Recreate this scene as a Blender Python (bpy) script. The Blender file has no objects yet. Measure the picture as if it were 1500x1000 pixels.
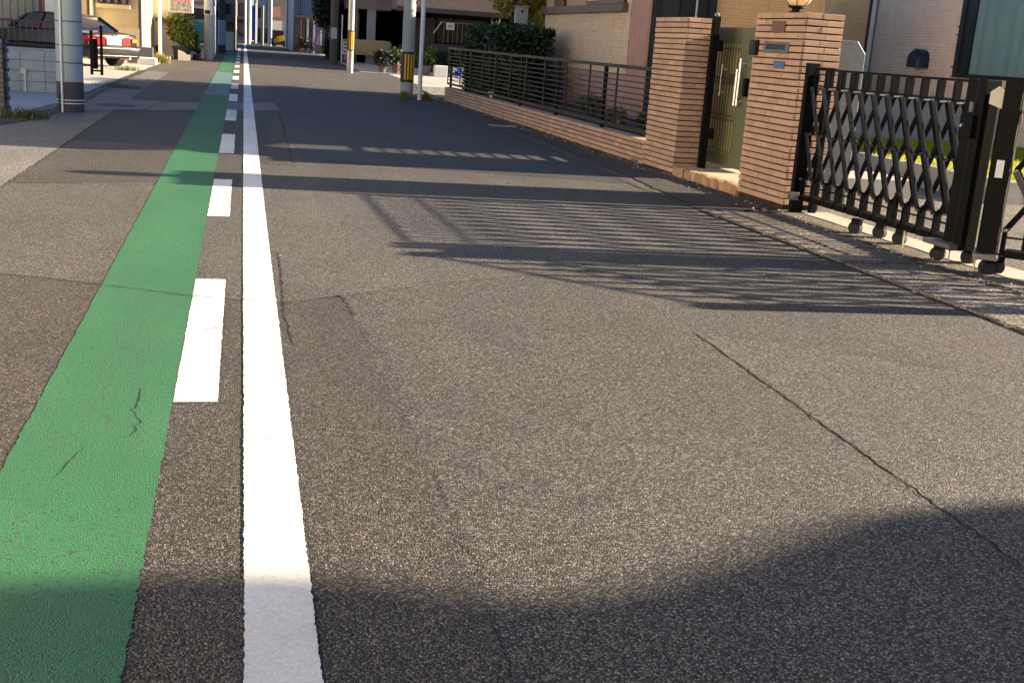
import bpy, bmesh, math, random
from mathutils import Vector, Matrix
R = math.radians
SC = bpy.context.scene
COL = SC.collection

# ------------------------------------------------------------------ camera
cam_d = bpy.data.cameras.new('camera'); cam = bpy.data.objects.new('camera', cam_d); COL.objects.link(cam)
cam_d.sensor_width = 36; cam_d.lens = 1686/1500*36; cam_d.clip_start = .05; cam_d.clip_end = 2000
rm = Matrix(((0.97314422, -0.00757793, -0.2300715), (-0.22036489, 0.25830113, -0.94059547), (0.0665555, 0.96603473, 0.24969434)))
cam.matrix_world = Matrix.Translation((0, 0, 1.35)) @ rm.to_4x4()
SC.camera = cam

# ------------------------------------------------------------------ light
SUN_EL, SUN_BACK = 18.0, 2.5        # the sun stands to the right, a little behind the camera
EXPOSURE = 2.0
w = bpy.data.worlds.new('World'); SC.world = w; w.use_nodes = True
nt = w.node_tree; bg = nt.nodes['Background']
sky = nt.nodes.new('ShaderNodeTexSky'); sky.sky_type = 'NISHITA'; sky.sun_disc = False
sky.sun_elevation = R(SUN_EL); sky.sun_rotation = R(90+SUN_BACK); sky.air_density = 1.0; sky.dust_density = .3; sky.ozone_density = 5.0
nt.links.new(sky.outputs[0], bg.inputs[0]); bg.inputs[1].default_value = .05
sd = bpy.data.lights.new('sun', 'SUN'); sd.energy = 5.0; sd.angle = R(.53); sd.color = (1, .82, .59)
so = bpy.data.objects.new('sun', sd); COL.objects.link(so)
sv = Vector((math.cos(R(SUN_BACK))*math.cos(R(SUN_EL)), -math.sin(R(SUN_BACK))*math.cos(R(SUN_EL)), math.sin(R(SUN_EL))))
so.rotation_euler = sv.to_track_quat('Z', 'Y').to_euler(); so.location = sv*60
vs = SC.view_settings; vs.view_transform = 'Standard'; vs.look = 'None'; vs.exposure = EXPOSURE; vs.gamma = 1
vs.use_curve_mapping = False
SC.render.engine = 'CYCLES'

rnd = random.Random(7)
# ------------------------------------------------------------------ materials
MATS = {}
def N(nt, t, **k):
    n = nt.nodes.new(t)
    for a, b in k.items():
        if a.startswith('i_'):
            key = a[2:]; key = int(key) if key.isdigit() else key.replace('_', ' ')
            n.inputs[key].default_value = b
        else: setattr(n, a, b)
    return n
def newmat(name):
    m = bpy.data.materials.new(name); m.use_nodes = True
    nt = m.node_tree; return m, nt, nt.nodes['Principled BSDF'], nt.links
def c4(c): return (c[0], c[1], c[2], 1)
def pm(name, col, rough=.8, var=.18, scale=6., bump=.15, bdist=.004, metal=0., fine=60., rand=.0, spec=.4, world=True, stretch=(1, 1, 1), dirt=0.):
    """a procedural surface: two noises for tone, one for relief, and a tone of its own for each copy"""
    if name in MATS: return MATS[name]
    m, nt, bs, L = newmat(name)
    if world: src = N(nt, 'ShaderNodeNewGeometry').outputs['Position']
    else: src = N(nt, 'ShaderNodeTexCoord').outputs['Object']
    mp = N(nt, 'ShaderNodeMapping'); mp.inputs['Scale'].default_value = stretch; L.new(src, mp.inputs[0])
    n1 = N(nt, 'ShaderNodeTexNoise', i_Scale=scale, i_Detail=5., i_Roughness=.62); L.new(mp.outputs[0], n1.inputs[0])
    n2 = N(nt, 'ShaderNodeTexNoise', i_Scale=fine, i_Detail=3.); L.new(mp.outputs[0], n2.inputs[0])
    ad = N(nt, 'ShaderNodeMath', operation='ADD'); L.new(n1.outputs[0], ad.inputs[0]); L.new(n2.outputs[0], ad.inputs[1])
    r = N(nt, 'ShaderNodeMapRange'); r.inputs[1].default_value = .6; r.inputs[2].default_value = 1.4
    r.inputs[3].default_value = 1-var; r.inputs[4].default_value = 1+var; L.new(ad.outputs[0], r.inputs[0])
    out = r.outputs[0]
    if rand:
        oi = N(nt, 'ShaderNodeObjectInfo'); r2 = N(nt, 'ShaderNodeMapRange'); r2.inputs[3].default_value = 1-rand; r2.inputs[4].default_value = 1+rand
        L.new(oi.outputs['Random'], r2.inputs[0]); mu = N(nt, 'ShaderNodeMath', operation='MULTIPLY'); L.new(out, mu.inputs[0]); L.new(r2.outputs[0], mu.inputs[1]); out = mu.outputs[0]
    v = N(nt, 'ShaderNodeVectorMath', operation='SCALE'); v.inputs[0].default_value = col[:3]; L.new(out, v.inputs['Scale'])
    cout = v.outputs[0]
    if dirt:
        n3 = N(nt, 'ShaderNodeTexNoise', i_Scale=2.3, i_Detail=8., i_Roughness=.75); L.new(src, n3.inputs[0])
        r3 = N(nt, 'ShaderNodeMapRange'); r3.inputs[1].default_value = .52; r3.inputs[2].default_value = .7; r3.inputs[4].default_value = dirt; L.new(n3.outputs[0], r3.inputs[0])
        mx = N(nt, 'ShaderNodeMix', data_type='RGBA'); L.new(r3.outputs[0], mx.inputs[0]); L.new(cout, mx.inputs[6]); mx.inputs[7].default_value = (col[0]*.35, col[1]*.33, col[2]*.3, 1); cout = mx.outputs[2]
    L.new(cout, bs.inputs['Base Color'])
    bs.inputs['Roughness'].default_value = rough; bs.inputs['Metallic'].default_value = metal; bs.inputs['Specular IOR Level'].default_value = spec
    if bump:
        b = N(nt, 'ShaderNodeBump', i_Strength=bump, i_Distance=bdist); L.new(ad.outputs[0], b.inputs['Height']); L.new(b.outputs[0], bs.inputs['Normal'])
    MATS[name] = m; return m

def asphalt(name, lo, hi, stone=155., bump=1., bdist=.012, tint=.6, paint=None, cover=.0, rough=.68, spec=.45, light=.06, pits=.02, big=.16):
    """aggregate of single stones, each with its tone, over a dark binder; paint lies over it and leaves the pits bare"""
    m, nt, bs, L = newmat(name)
    src = N(nt, 'ShaderNodeNewGeometry').outputs['Position']
    wn = N(nt, 'ShaderNodeTexNoise', i_Scale=stone*.9, i_Detail=1.); L.new(src, wn.inputs[0])
    wm = N(nt, 'ShaderNodeVectorMath', operation='SCALE'); wm.inputs['Scale'].default_value = .006; L.new(wn.outputs['Color'], wm.inputs[0])
    wa = N(nt, 'ShaderNodeVectorMath', operation='ADD'); L.new(src, wa.inputs[0]); L.new(wm.outputs[0], wa.inputs[1])
    vo = N(nt, 'ShaderNodeTexVoronoi', i_Scale=stone); L.new(wa.outputs[0], vo.inputs[0])
    sp = N(nt, 'ShaderNodeSeparateColor'); L.new(vo.outputs['Color'], sp.inputs[0])
    cr = N(nt, 'ShaderNodeValToRGB'); e = cr.color_ramp.elements
    e[0].position = .0; e[0].color = c4([a*.45 for a in lo]); e[1].position = 1; e[1].color = c4([min(.8,a*2.2) for a in hi])
    for p, c in ((.32, lo), (.72, hi), (1-light, [a*1.3 for a in hi])): q = e.new(p); q.color = c4(c)
    L.new(sp.outputs[0], cr.inputs[0])
    # each stone slightly tinted, ochre or blue grey
    tr = N(nt, 'ShaderNodeValToRGB'); t = tr.color_ramp.elements
    t[0].color = (.82, .92, 1.12, 1); t[1].color = (1.25, 1.0, .72, 1); L.new(sp.outputs[1], tr.inputs[0])
    mt = N(nt, 'ShaderNodeMix', data_type='RGBA', blend_type='MULTIPLY'); mt.inputs[0].default_value = tint; L.new(cr.outputs[0], mt.inputs[6]); L.new(tr.outputs[0], mt.inputs[7])
    # binder between the stones
    gp = N(nt, 'ShaderNodeMapRange'); gp.inputs[1].default_value = .3; gp.inputs[2].default_value = .62; gp.inputs[4].default_value = .85; L.new(vo.outputs['Distance'], gp.inputs[0])
    mb = N(nt, 'ShaderNodeMix', data_type='RGBA'); L.new(gp.outputs[0], mb.inputs[0]); L.new(mt.outputs[2], mb.inputs[6]); mb.inputs[7].default_value = c4([a*.3 for a in lo])
    # wide, slow differences of tone
    n1 = N(nt, 'ShaderNodeTexNoise', i_Scale=.9, i_Detail=7., i_Roughness=.65); L.new(src, n1.inputs[0])
    r1 = N(nt, 'ShaderNodeMapRange'); r1.inputs[1].default_value = .3; r1.inputs[2].default_value = .7; r1.inputs[3].default_value = 1-big; r1.inputs[4].default_value = 1+big; L.new(n1.outputs[0], r1.inputs[0])
    mpt = N(nt, 'ShaderNodeMapping'); mpt.inputs['Scale'].default_value = (1.5, .18, 1); L.new(src, mpt.inputs[0])     # polished wheel tracks along the street
    nw = N(nt, 'ShaderNodeTexNoise', i_Scale=1.6, i_Detail=4.); L.new(mpt.outputs[0], nw.inputs[0])
    rw = N(nt, 'ShaderNodeMapRange'); rw.inputs[1].default_value = .3; rw.inputs[2].default_value = .7; rw.inputs[3].default_value = .9; rw.inputs[4].default_value = 1.1; L.new(nw.outputs[0], rw.inputs[0])
    mm = N(nt, 'ShaderNodeMath', operation='MULTIPLY'); L.new(r1.outputs[0], mm.inputs[0]); L.new(rw.outputs[0], mm.inputs[1]); r1 = mm
    sc = N(nt, 'ShaderNodeVectorMath', operation='SCALE'); L.new(mb.outputs[2], sc.inputs[0]); L.new(r1.outputs[0], sc.inputs['Scale'])
    out = sc.outputs[0]
    n2 = N(nt, 'ShaderNodeTexNoise', i_Scale=stone*.55, i_Detail=2.); L.new(src, n2.inputs[0])
    if paint:
        thr = N(nt, 'ShaderNodeTexNoise', i_Scale=stone*.6, i_Detail=3., i_Roughness=.6); L.new(src, thr.inputs[0])
        wd = N(nt, 'ShaderNodeMath', operation='MULTIPLY'); wd.inputs[1].default_value = .22; L.new(n1.outputs[0], wd.inputs[0])
        sm = N(nt, 'ShaderNodeMath', operation='ADD'); L.new(thr.outputs[0], sm.inputs[0]); L.new(wd.outputs[0], sm.inputs[1])
        mr = N(nt, 'ShaderNodeMapRange'); mr.inputs[1].default_value = cover; mr.inputs[2].default_value = cover+.035; L.new(sm.outputs[0], mr.inputs[0])
        pv = N(nt, 'ShaderNodeMapRange'); pv.inputs[1].default_value = .2; pv.inputs[2].default_value = .8; pv.inputs[3].default_value = .82; pv.inputs[4].default_value = 1.15; L.new(n2.outputs[0], pv.inputs[0])
        ps = N(nt, 'ShaderNodeVectorMath', operation='SCALE'); ps.inputs[0].default_value = paint
        pq = N(nt, 'ShaderNodeMath', operation='MULTIPLY'); L.new(pv.outputs[0], pq.inputs[0]); L.new(r1.outputs[0], pq.inputs[1]); L.new(pq.outputs[0], ps.inputs['Scale'])
        mp = N(nt, 'ShaderNodeMix', data_type='RGBA'); L.new(mr.outputs[0], mp.inputs[0]); L.new(ps.outputs[0], mp.inputs[6]); L.new(out, mp.inputs[7]); out = mp.outputs[2]
    L.new(out, bs.inputs['Base Color'])
    hh = N(nt, 'ShaderNodeMath', operation='MULTIPLY'); hh.inputs[1].default_value = -1; L.new(vo.outputs['Distance'], hh.inputs[0])
    h2 = N(nt, 'ShaderNodeMath', operation='MULTIPLY_ADD'); h2.inputs[1].default_value = .8; L.new(sp.outputs[2], h2.inputs[0]); L.new(hh.outputs[0], h2.inputs[2])
    h3 = N(nt, 'ShaderNodeMath', operation='MULTIPLY_ADD'); h3.inputs[1].default_value = .9; L.new(n2.outputs[0], h3.inputs[0]); L.new(h2.outputs[0], h3.inputs[2])
    b = N(nt, 'ShaderNodeBump', i_Strength=bump, i_Distance=bdist); L.new(h3.outputs[0], b.inputs['Height']); L.new(b.outputs[0], bs.inputs['Normal'])
    bs.inputs['Roughness'].default_value = rough; bs.inputs['Specular IOR Level'].default_value = spec
    MATS[name] = m; return m

def leafmat(name, a, b, trans=.35):
    m, nt, bs, L = newmat(name)
    g = N(nt, 'ShaderNodeNewGeometry'); cr = N(nt, 'ShaderNodeValToRGB'); e = cr.color_ramp.elements
    e[0].color = c4(a); e[1].color = c4(b); L.new(g.outputs['Random Per Island'], cr.inputs[0]); L.new(cr.outputs[0], bs.inputs['Base Color'])
    bs.inputs['Roughness'].default_value = .5
    tl = N(nt, 'ShaderNodeBsdfTranslucent'); L.new(cr.outputs[0], tl.inputs[0]); mx = N(nt, 'ShaderNodeMixShader'); mx.inputs[0].default_value = trans
    L.new(bs.outputs[0], mx.inputs[1]); L.new(tl.outputs[0], mx.inputs[2]); L.new(mx.outputs[0], nt.nodes['Material Output'].inputs[0])
    MATS[name] = m; return m
def glassmat(name, col=(.02, .025, .03), rough=.04):
    m, nt, bs, L = newmat(name); bs.inputs['Base Color'].default_value = c4(col); bs.inputs['Roughness'].default_value = rough; bs.inputs['Specular IOR Level'].default_value = .7
    n = N(nt, 'ShaderNodeTexNoise', i_Scale=1.5, i_Detail=2.); b = N(nt, 'ShaderNodeBump', i_Strength=.06, i_Distance=.02); g = N(nt, 'ShaderNodeNewGeometry'); L.new(g.outputs['Position'], n.inputs[0])
    L.new(n.outputs[0], b.inputs['Height']); L.new(b.outputs[0], bs.inputs['Normal']); MATS[name] = m; return m

def clear_glass():
    m, nt, bs, L = newmat('clear_glass'); bs.inputs['Base Color'].default_value = (.01,.02,.02,1); bs.inputs['Roughness'].default_value = .05
    tp = N(nt, 'ShaderNodeBsdfTransparent'); tp.inputs[0].default_value = (.85,.91,.91,1); mx = N(nt, 'ShaderNodeMixShader'); mx.inputs[0].default_value = .15
    L.new(tp.outputs[0], mx.inputs[1]); L.new(bs.outputs[0], mx.inputs[2]); L.new(mx.outputs[0], nt.nodes['Material Output'].inputs[0]); MATS['clear_glass'] = m
asphalt('road_asphalt', (.030, .030, .031), (.255, .240, .213))
asphalt('brown_asphalt', (.027, .026, .025), (.20, .176, .150))
asphalt('pale_asphalt', (.042, .042, .043), (.31, .295, .268), stone=175)
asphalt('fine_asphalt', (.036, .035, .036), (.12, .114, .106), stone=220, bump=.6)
asphalt('side_asphalt', (.17, .17, .17), (.42, .405, .38), stone=130, bump=.9)
asphalt('trench_patch', (.17, .175, .18), (.38, .37, .355), stone=170, bump=.6)
asphalt('white_paint', (.08, .075, .07), (.16, .15, .13), paint=(.68, .665, .62), cover=.825, bump=.25, bdist=.0025, rough=.6)
asphalt('green_paint', (.05, .05, .045), (.12, .12, .09), stone=190, paint=(.027, .155, .062), cover=.69, bump=.8, bdist=.0035, rough=.7)
asphalt('faded_green_paint', (.07, .075, .07), (.16, .16, .14), paint=(.11, .23, .205), cover=.66, bump=.6, bdist=.003)
asphalt('rough_concrete', (.20, .175, .14), (.38, .34, .275), stone=90, bump=.55, bdist=.003, tint=.25, big=.25)
asphalt('gravel_mat', (.28, .25, .2), (.62, .57, .48), stone=26, bump=1., bdist=.02, tint=.3)
asphalt('gutter_concrete', (.13, .115, .095), (.36, .32, .26), stone=110, bump=.5, bdist=.004, big=.6)
asphalt('gutter_dirt', (.055, .042, .032), (.16, .125, .09), stone=70, bump=.9, bdist=.008, big=.3)
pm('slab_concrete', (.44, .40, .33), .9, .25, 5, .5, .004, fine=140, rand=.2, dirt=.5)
pm('pale_concrete', (.48, .44, .37), .85, .15, 3, .3, .003, fine=120, dirt=.3)
pm('crack_fill', (.012, .011, .010), .9, .2, 30, 0)
pm('brick_tile', (.46, .29, .192), .8, .15, 9, .5, .0022, fine=160, rand=.13, world=True)
pm('brick_mortar', (.035, .022, .018), .95, .2, 20, .3)
pm('edging_brick', (.42, .25, .14), .8, .3, 14, .8, .004, fine=120, rand=.22)
pm('entry_tile', (.50, .42, .27), .8, .25, 18, .6, .004, fine=130)
pm('black_metal', (.004, .004, .0045), .55, .25, 4, .06, .001, spec=.1)
pm('bar_black', (.006, .006, .007), .3, .25, 4, .06, .001, spec=.5)
pm('fence_bronze', (.018, .015, .015), .55, .25, 4, .1, .001, spec=.3)
pm('grey_metal', (.16, .16, .165), .45, .2, 5, .08, .001, metal=.6)
pm('green_door_metal', (.14, .15, .092), .5, .15, 3, .1, .001, metal=0., stretch=(1, 1, .2))
pm('brass_bar', (.62, .54, .28), .35, .1, 5, 0, metal=.5)
pm('handle_chrome', (.72, .70, .66), .25, .08, 5, 0, metal=.8)
pm('siding_tan', (.72, .52, .33), .85, .13, 3, .6, .004, fine=50)
pm('siding_back', (.42, .30, .19), .9, .1, 3, .1)
pm('siding_grey', (.88, .66, .48), .85, .13, 3, .6, .004, fine=50)
pm('siding_warm_lit', (.88, .52, .24), .85, .12, 3, .6, .004, fine=50)  # golden reflected light put into the siding colour
pm('siding_pink', (.48, .27, .21), .85, .15, 3, .5, .004, fine=50)
pm('brown_trim', (.115, .078, .062), .6, .1, 5, .1, .001)
pm('maroon_trim', (.10, .03, .028), .55, .1, 5, .1, .001)
pm('dark_frame', (.014, .013, .014), .45, .1, 5, 0)
pm('white_plastic', (.70, .69, .66), .5, .07, 5, .05, .001, dirt=.1)
pm('white_wall', (.66, .64, .60), .85, .1, 2, .3, .002, dirt=.2)
pm('beige_wall', (.48, .385, .235), .88, .1, 2, .4, .003, fine=90, dirt=.15)
pm('cream_wall', (.60, .55, .43), .85, .1, 2, .3, .003, dirt=.15)
pm('bounce_wall', (.80, .74, .62), .9, .05, 2, .2, .003)  # pale so that the unseen house bounces more light
pm('mauve_wall', (.23, .185, .175), .85, .12, 2, .3, .003, dirt=.2)
pm('dark_wall', (.05, .043, .042), .85, .25, 1.5, .3, .003)
pm('blue_metal', (.07, .13, .24), .5, .18, 2, .1, .002, stretch=(4, 4, .3))
pm('teal_wall', (.20, .26, .27), .7, .15, 1, .2, stretch=(3, 3, .3))
pm('corrugated', (.30, .29, .275), .55, .15, 3, .2, .002, metal=.3, stretch=(4, 4, .4))
pm('roof_tile', (.10, .095, .1), .6, .2, 5, .3)
pm('block_concrete', (.34, .38, .39), .92, .15, 7, .6, .004, fine=110, rand=.1, dirt=.3)
pm('pole_concrete', (.36, .355, .33), .85, .12, 4, .3, .002, fine=120, stretch=(1, 1, .25), dirt=.25)
pm('pole_wrap', (.30, .36, .40), .6, .1, 3, .15, .001, dirt=.2)
pm('pole_dark', (.06, .058, .062), .8, .2, 6, .3)
pm('pole_steel', (.38, .385, .40), .38, .3, 6, .1, metal=.7, stretch=(1, 1, .4))
pm('yellow_stripe', (.75, .42, .02), .5, .1, 5, 0)
pm('black_band', (.014, .014, .014), .55, .1, 5, 0)
pm('terrace_concrete', (.33, .345, .36), .9, .1, 3, .3)
pm('kerb_stone', (.36, .33, .29), .9, .2, 8, .5, .006, rand=.12)
pm('soil', (.06, .045, .032), .95, .4, 12, .8, .02)
pm('tan_canvas', (.40, .31, .17), .7, .1, 2, .2, .01)
pm('terracotta', (.16, .085, .07), .8, .15, 8, .2)
pm('bark', (.07, .05, .035), .9, .3, 20, .8, .01)
pm('hood_blue', (.014, .022, .045), .35, .1, 5, 0, metal=.3)
pm('blue_sticker', (.07, .14, .25), .6, .15, 20, 0)
pm('lamp_glass', (.75, .66, .45), .3, .05, 5, 0)
pm('magenta', (.62, .01, .12), .5, .05, 5, 0)
pm('sign_green', (.01, .07, .035), .5, .05, 5, 0)
pm('text_black', (.012, .012, .014), .6, .05, 5, 0)
pm('sign_blue', (.03, .16, .30), .5, .1, 5, 0)
pm('sign_emerald', (.01, .22, .12), .5, .1, 5, 0)
pm('tail_red', (.45, .006, .012), .2, .1, 30, 0)
pm('tail_amber', (.75, .22, .01), .2, .1, 30, 0)
pm('car_paint', (.022, .017, .014), .25, .1, 3, 0, spec=.35)
pm('rubber', (.015, .015, .015), .8, .2, 10, .2)
pm('chrome', (.6, .6, .6), .2, .05, 5, 0, metal=1.)
pm('plate_white', (.55, .55, .52), .5, .03, 5, 0)
pm('purple_cloth', (.12, .07, .30), .8, .1, 5, .2)
pm('curtain_teal', (.72, .80, .76), .9, .1, 4, .2, .01)
pm('pink_sign', (.50, .26, .20), .6, .1, 5, 0)
pm('yellow_paint', (.62, .36, .03), .5, .1, 5, 0)
pm('royal_blue', (.02, .05, .35), .6, .1, 5, 0)
pm('brown_wood', (.15, .085, .05), .7, .3, 3, .3, stretch=(5, 5, .5))
glassmat('dark_glass'); clear_glass(); glassmat('car_glass', (.015, .02, .04), .03); glassmat('curtained_glass', (.10, .19, .20), .12)
leafmat('hedge_leaf', (.010, .022, .008), (.03, .055, .018), .2)
leafmat('tree_leaf', (.02, .05, .015), (.10, .13, .03), .35)
leafmat('gold_leaf', (.12, .15, .03), (.55, .44, .09), .45)
leafmat('dark_leaf', (.010, .018, .013), (.028, .045, .03), .2)
leafmat('bush_leaf', (.03, .07, .015), (.36, .38, .07), .35)
leafmat('grass_leaf', (.24, .30, .02), (.55, .55, .04), .5)
leafmat('moss_leaf', (.05, .06, .02), (.20, .17, .04), .3)
leafmat('yucca_leaf', (.04, .08, .02), (.14, .2, .06), .3)
leafmat('petal', (.5, .48, .4), (.7, .68, .6), .2)

# ------------------------------------------------------------------ mesh helpers
class MB:
    def __init__(s): s.v = []; s.f = []; s.m = []
    def add(s, vs, fs, mi=0):
        b = len(s.v); s.v += [tuple(v) for v in vs]; s.f += [tuple(i+b for i in f) for f in fs]; s.m += [mi]*len(fs)
    def box(s, x0, x1, y0, y1, z0, z1, mi=0):
        s.add([(x0,y0,z0),(x1,y0,z0),(x1,y1,z0),(x0,y1,z0),(x0,y0,z1),(x1,y0,z1),(x1,y1,z1),(x0,y1,z1)],
              [(0,3,2,1),(4,5,6,7),(0,1,5,4),(1,2,6,5),(2,3,7,6),(3,0,4,7)], mi)
        return s
    def bar(s, p, q, a, b, up=(1,0,0), mi=0):
        """rectangular bar p->q, a wide along up, b across"""
        p = Vector(p); q = Vector(q); d = (q-p).normalized(); u = Vector(up); u = (u-d*u.dot(d)).normalized(); t = d.cross(u)
        vs = []
        for c in (p, q):
            for i, j in ((-1,-1),(1,-1),(1,1),(-1,1)): vs.append(c+u*(i*a/2)+t*(j*b/2))
        s.add(vs, [(0,1,2,3),(7,6,5,4),(0,4,5,1),(1,5,6,2),(2,6,7,3),(3,7,4,0)], mi); return s
    def tube(s, pts, r, n=10, cap=True, mi=0):
        pts = [Vector(p) for p in pts]; rs = r if isinstance(r, (list, tuple)) else [r]*len(pts); vs = []
        for i, p in enumerate(pts):
            d = (pts[min(i+1, len(pts)-1)]-pts[max(i-1, 0)]).normalized(); a = Vector((0,0,1)) if abs(d.z) < .9 else Vector((1,0,0))
            u = d.cross(a).normalized(); t = d.cross(u)
            for k in range(n): g = 2*math.pi*k/n; vs.append(p+(u*math.cos(g)+t*math.sin(g))*rs[i])
        fs = [(i*n+k, i*n+(k+1) % n, (i+1)*n+(k+1) % n, (i+1)*n+k) for i in range(len(pts)-1) for k in range(n)]
        if cap: fs += [tuple(range(n)), tuple(reversed(range((len(pts)-1)*n, len(pts)*n)))]
        s.add(vs, fs, mi); return s
    def lathe(s, prof, c=(0,0,0), n=16, mi=0):
        vs = [(c[0]+r*math.cos(2*math.pi*k/n), c[1]+r*math.sin(2*math.pi*k/n), c[2]+z) for r, z in prof for k in range(n)]
        fs = [(i*n+k, i*n+(k+1) % n, (i+1)*n+(k+1) % n, (i+1)*n+k) for i in range(len(prof)-1) for k in range(n)]
        fs += [tuple(reversed(range(n))), tuple(range((len(prof)-1)*n, len(prof)*n))]
        s.add(vs, fs, mi); return s
    def poly(s, pts, z, mi=0):
        s.add([(p[0], p[1], z) for p in pts], [tuple(range(len(pts)))], mi); return s
    def prism(s, pts, a0, a1, axis='x', mi=0):
        """polygon in the plane across axis, extruded from a0 to a1"""
        f = {'x': lambda p, a: (a, p[0], p[1]), 'y': lambda p, a: (p[0], a, p[1]), 'z': lambda p, a: (p[0], p[1], a)}[axis]
        n = len(pts); s.add([f(p, a0) for p in pts]+[f(p, a1) for p in pts],
            [tuple(range(n)), tuple(reversed(range(n, 2*n)))]+[(i, i+n, (i+1) % n+n, (i+1) % n) for i in range(n)], mi); return s
    def loft(s, secs, mi=0, cap=True):
        n = len(secs[0]); vs = [v for q in secs for v in q]
        fs = [(i*n+k, i*n+(k+1) % n, (i+1)*n+(k+1) % n, (i+1)*n+k) for i in range(len(secs)-1) for k in range(n)]
        if cap: fs += [tuple(reversed(range(n))), tuple(range((len(secs)-1)*n, len(secs)*n))]
        s.add(vs, fs, mi); return s
    def mesh(s, name, mats, smooth=False, fix=True):
        me = bpy.data.meshes.new(name); me.from_pydata(s.v, [], s.f)
        for m in (mats if isinstance(mats, (list, tuple)) else [mats]): me.materials.append(MATS[m])
        if any(s.m): me.polygons.foreach_set('material_index', s.m)
        if fix and len(s.f) < 60000:
            bm = bmesh.new(); bm.from_mesh(me); bmesh.ops.recalc_face_normals(bm, faces=bm.faces); bm.to_mesh(me); bm.free()
        if smooth: me.polygons.foreach_set('use_smooth', [True]*len(me.polygons)); me.set_sharp_from_angle(angle=R(40))
        me.update(); return me
    def build(s, name, mats, parent=None, smooth=False, bevel=0, loc=None, fix=True):
        o = bpy.data.objects.new(name, s.mesh(name, mats, smooth, fix)); COL.objects.link(o)
        if parent: o.parent = parent
        if loc: o.location = loc
        if bevel:
            b = o.modifiers.new('bevel', 'BEVEL'); b.width = bevel; b.segments = 2; b.limit_method = 'ANGLE'
        return o
def inst(name, me, parent, loc=(0,0,0), rz=0, scale=None):
    o = bpy.data.objects.new(name, me); COL.objects.link(o); o.parent = parent; o.location = loc
    if rz: o.rotation_euler = (0, 0, rz)
    if scale: o.scale = scale
    return o
def thing(name, label, cat, loc=(0,0,0), rz=0, group=None):
    o = bpy.data.objects.new(name, None); COL.objects.link(o); o.location = loc; o.rotation_euler = (0,0,rz); o.empty_display_size = .2
    return tag(o, label, cat, group)
def tag(o, label, cat, group=None):
    o['label'] = label; o['category'] = cat
    if group: o['group'] = group
    return o
def struct(o): o['kind'] = 'structure'; return o
def stuff(o): o['kind'] = 'stuff'; return o
def copy_tree(o, parent=None):
    c = o.copy(); COL.objects.link(c); c.parent = parent
    for ch in list(o.children): copy_tree(ch, c)
    return c
def text(s, size, mat, parent, loc, rot, name='lettering', ext=.004, align='CENTER'):
    cu = bpy.data.curves.new('t', 'FONT'); cu.body = s; cu.size = size; cu.extrude = ext; cu.align_x = align; cu.align_y = 'CENTER'
    t = bpy.data.objects.new('t', cu); COL.objects.link(t); bpy.context.view_layer.update()
    me = bpy.data.meshes.new_from_object(t.evaluated_get(bpy.context.evaluated_depsgraph_get())); bpy.data.objects.remove(t)
    me.materials.clear(); me.materials.append(MATS[mat])
    o = bpy.data.objects.new(name, me); COL.objects.link(o); o.parent = parent; o.location = loc; o.rotation_euler = rot; return o
def leaves(center, rad, n, size, mat, seed, name='foliage', parent=None, shell=.55, flat=0., lumps=6, aspect=.5):
    """many leaf-sized faces through the volume of several uneven clumps"""
    r = random.Random(seed); c = Vector(center); mb = MB(); cl = []
    for i in range(lumps):
        d = Vector((r.gauss(0,1), r.gauss(0,1), r.gauss(0,1))).normalized()*r.uniform(.1, .6)
        cl.append((Vector((d.x*rad[0], d.y*rad[1], d.z*rad[2])), r.uniform(.4, .68)))
    for i in range(n):
        o, q = r.choice(cl); d = Vector((r.gauss(0,1), r.gauss(0,1), r.gauss(0,1))).normalized()*r.uniform(shell, 1)*q
        p = c+o+Vector((d.x*rad[0], d.y*rad[1], d.z*rad[2]))
        a = Vector((r.gauss(0,1), r.gauss(0,1), r.gauss(0,1)*(1-flat))).normalized(); b = a.cross(Vector((r.gauss(0,1), r.gauss(0,1), r.gauss(0,1)))).normalized()
        s = size*r.uniform(.6, 1.4); m = p+a*s*.45
        mb.add([p, m+b*s*aspect*.5, p+a*s, m-b*s*aspect*.5], [(0,1,2,3)])
    return mb.build(name, mat, parent, fix=False)
def tuft(x, y, n, h, spread, mat, seed, z=0.):
    r = random.Random(seed); mb = MB()
    for i in range(n):
        px, py = x+r.gauss(0, spread), y+r.gauss(0, spread*.7); a = r.uniform(0, 6.28); hh = h*r.uniform(.5, 1.2); l = r.uniform(.2, .9)*hh
        dx, dy = math.cos(a), math.sin(a); wd = h*.045
        mb.add([(px-dy*wd, py+dx*wd, z), (px+dy*wd, py-dx*wd, z), (px+dx*l*.4+dy*wd*.7, py+dy*l*.4-dx*wd*.7, z+hh*.6), (px+dx*l*.4-dy*wd*.7, py+dy*l*.4+dx*wd*.7, z+hh*.6), (px+dx*l, py+dy*l, z+hh)], [(0,1,2,3), (3,2,4)])
    return mb

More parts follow.
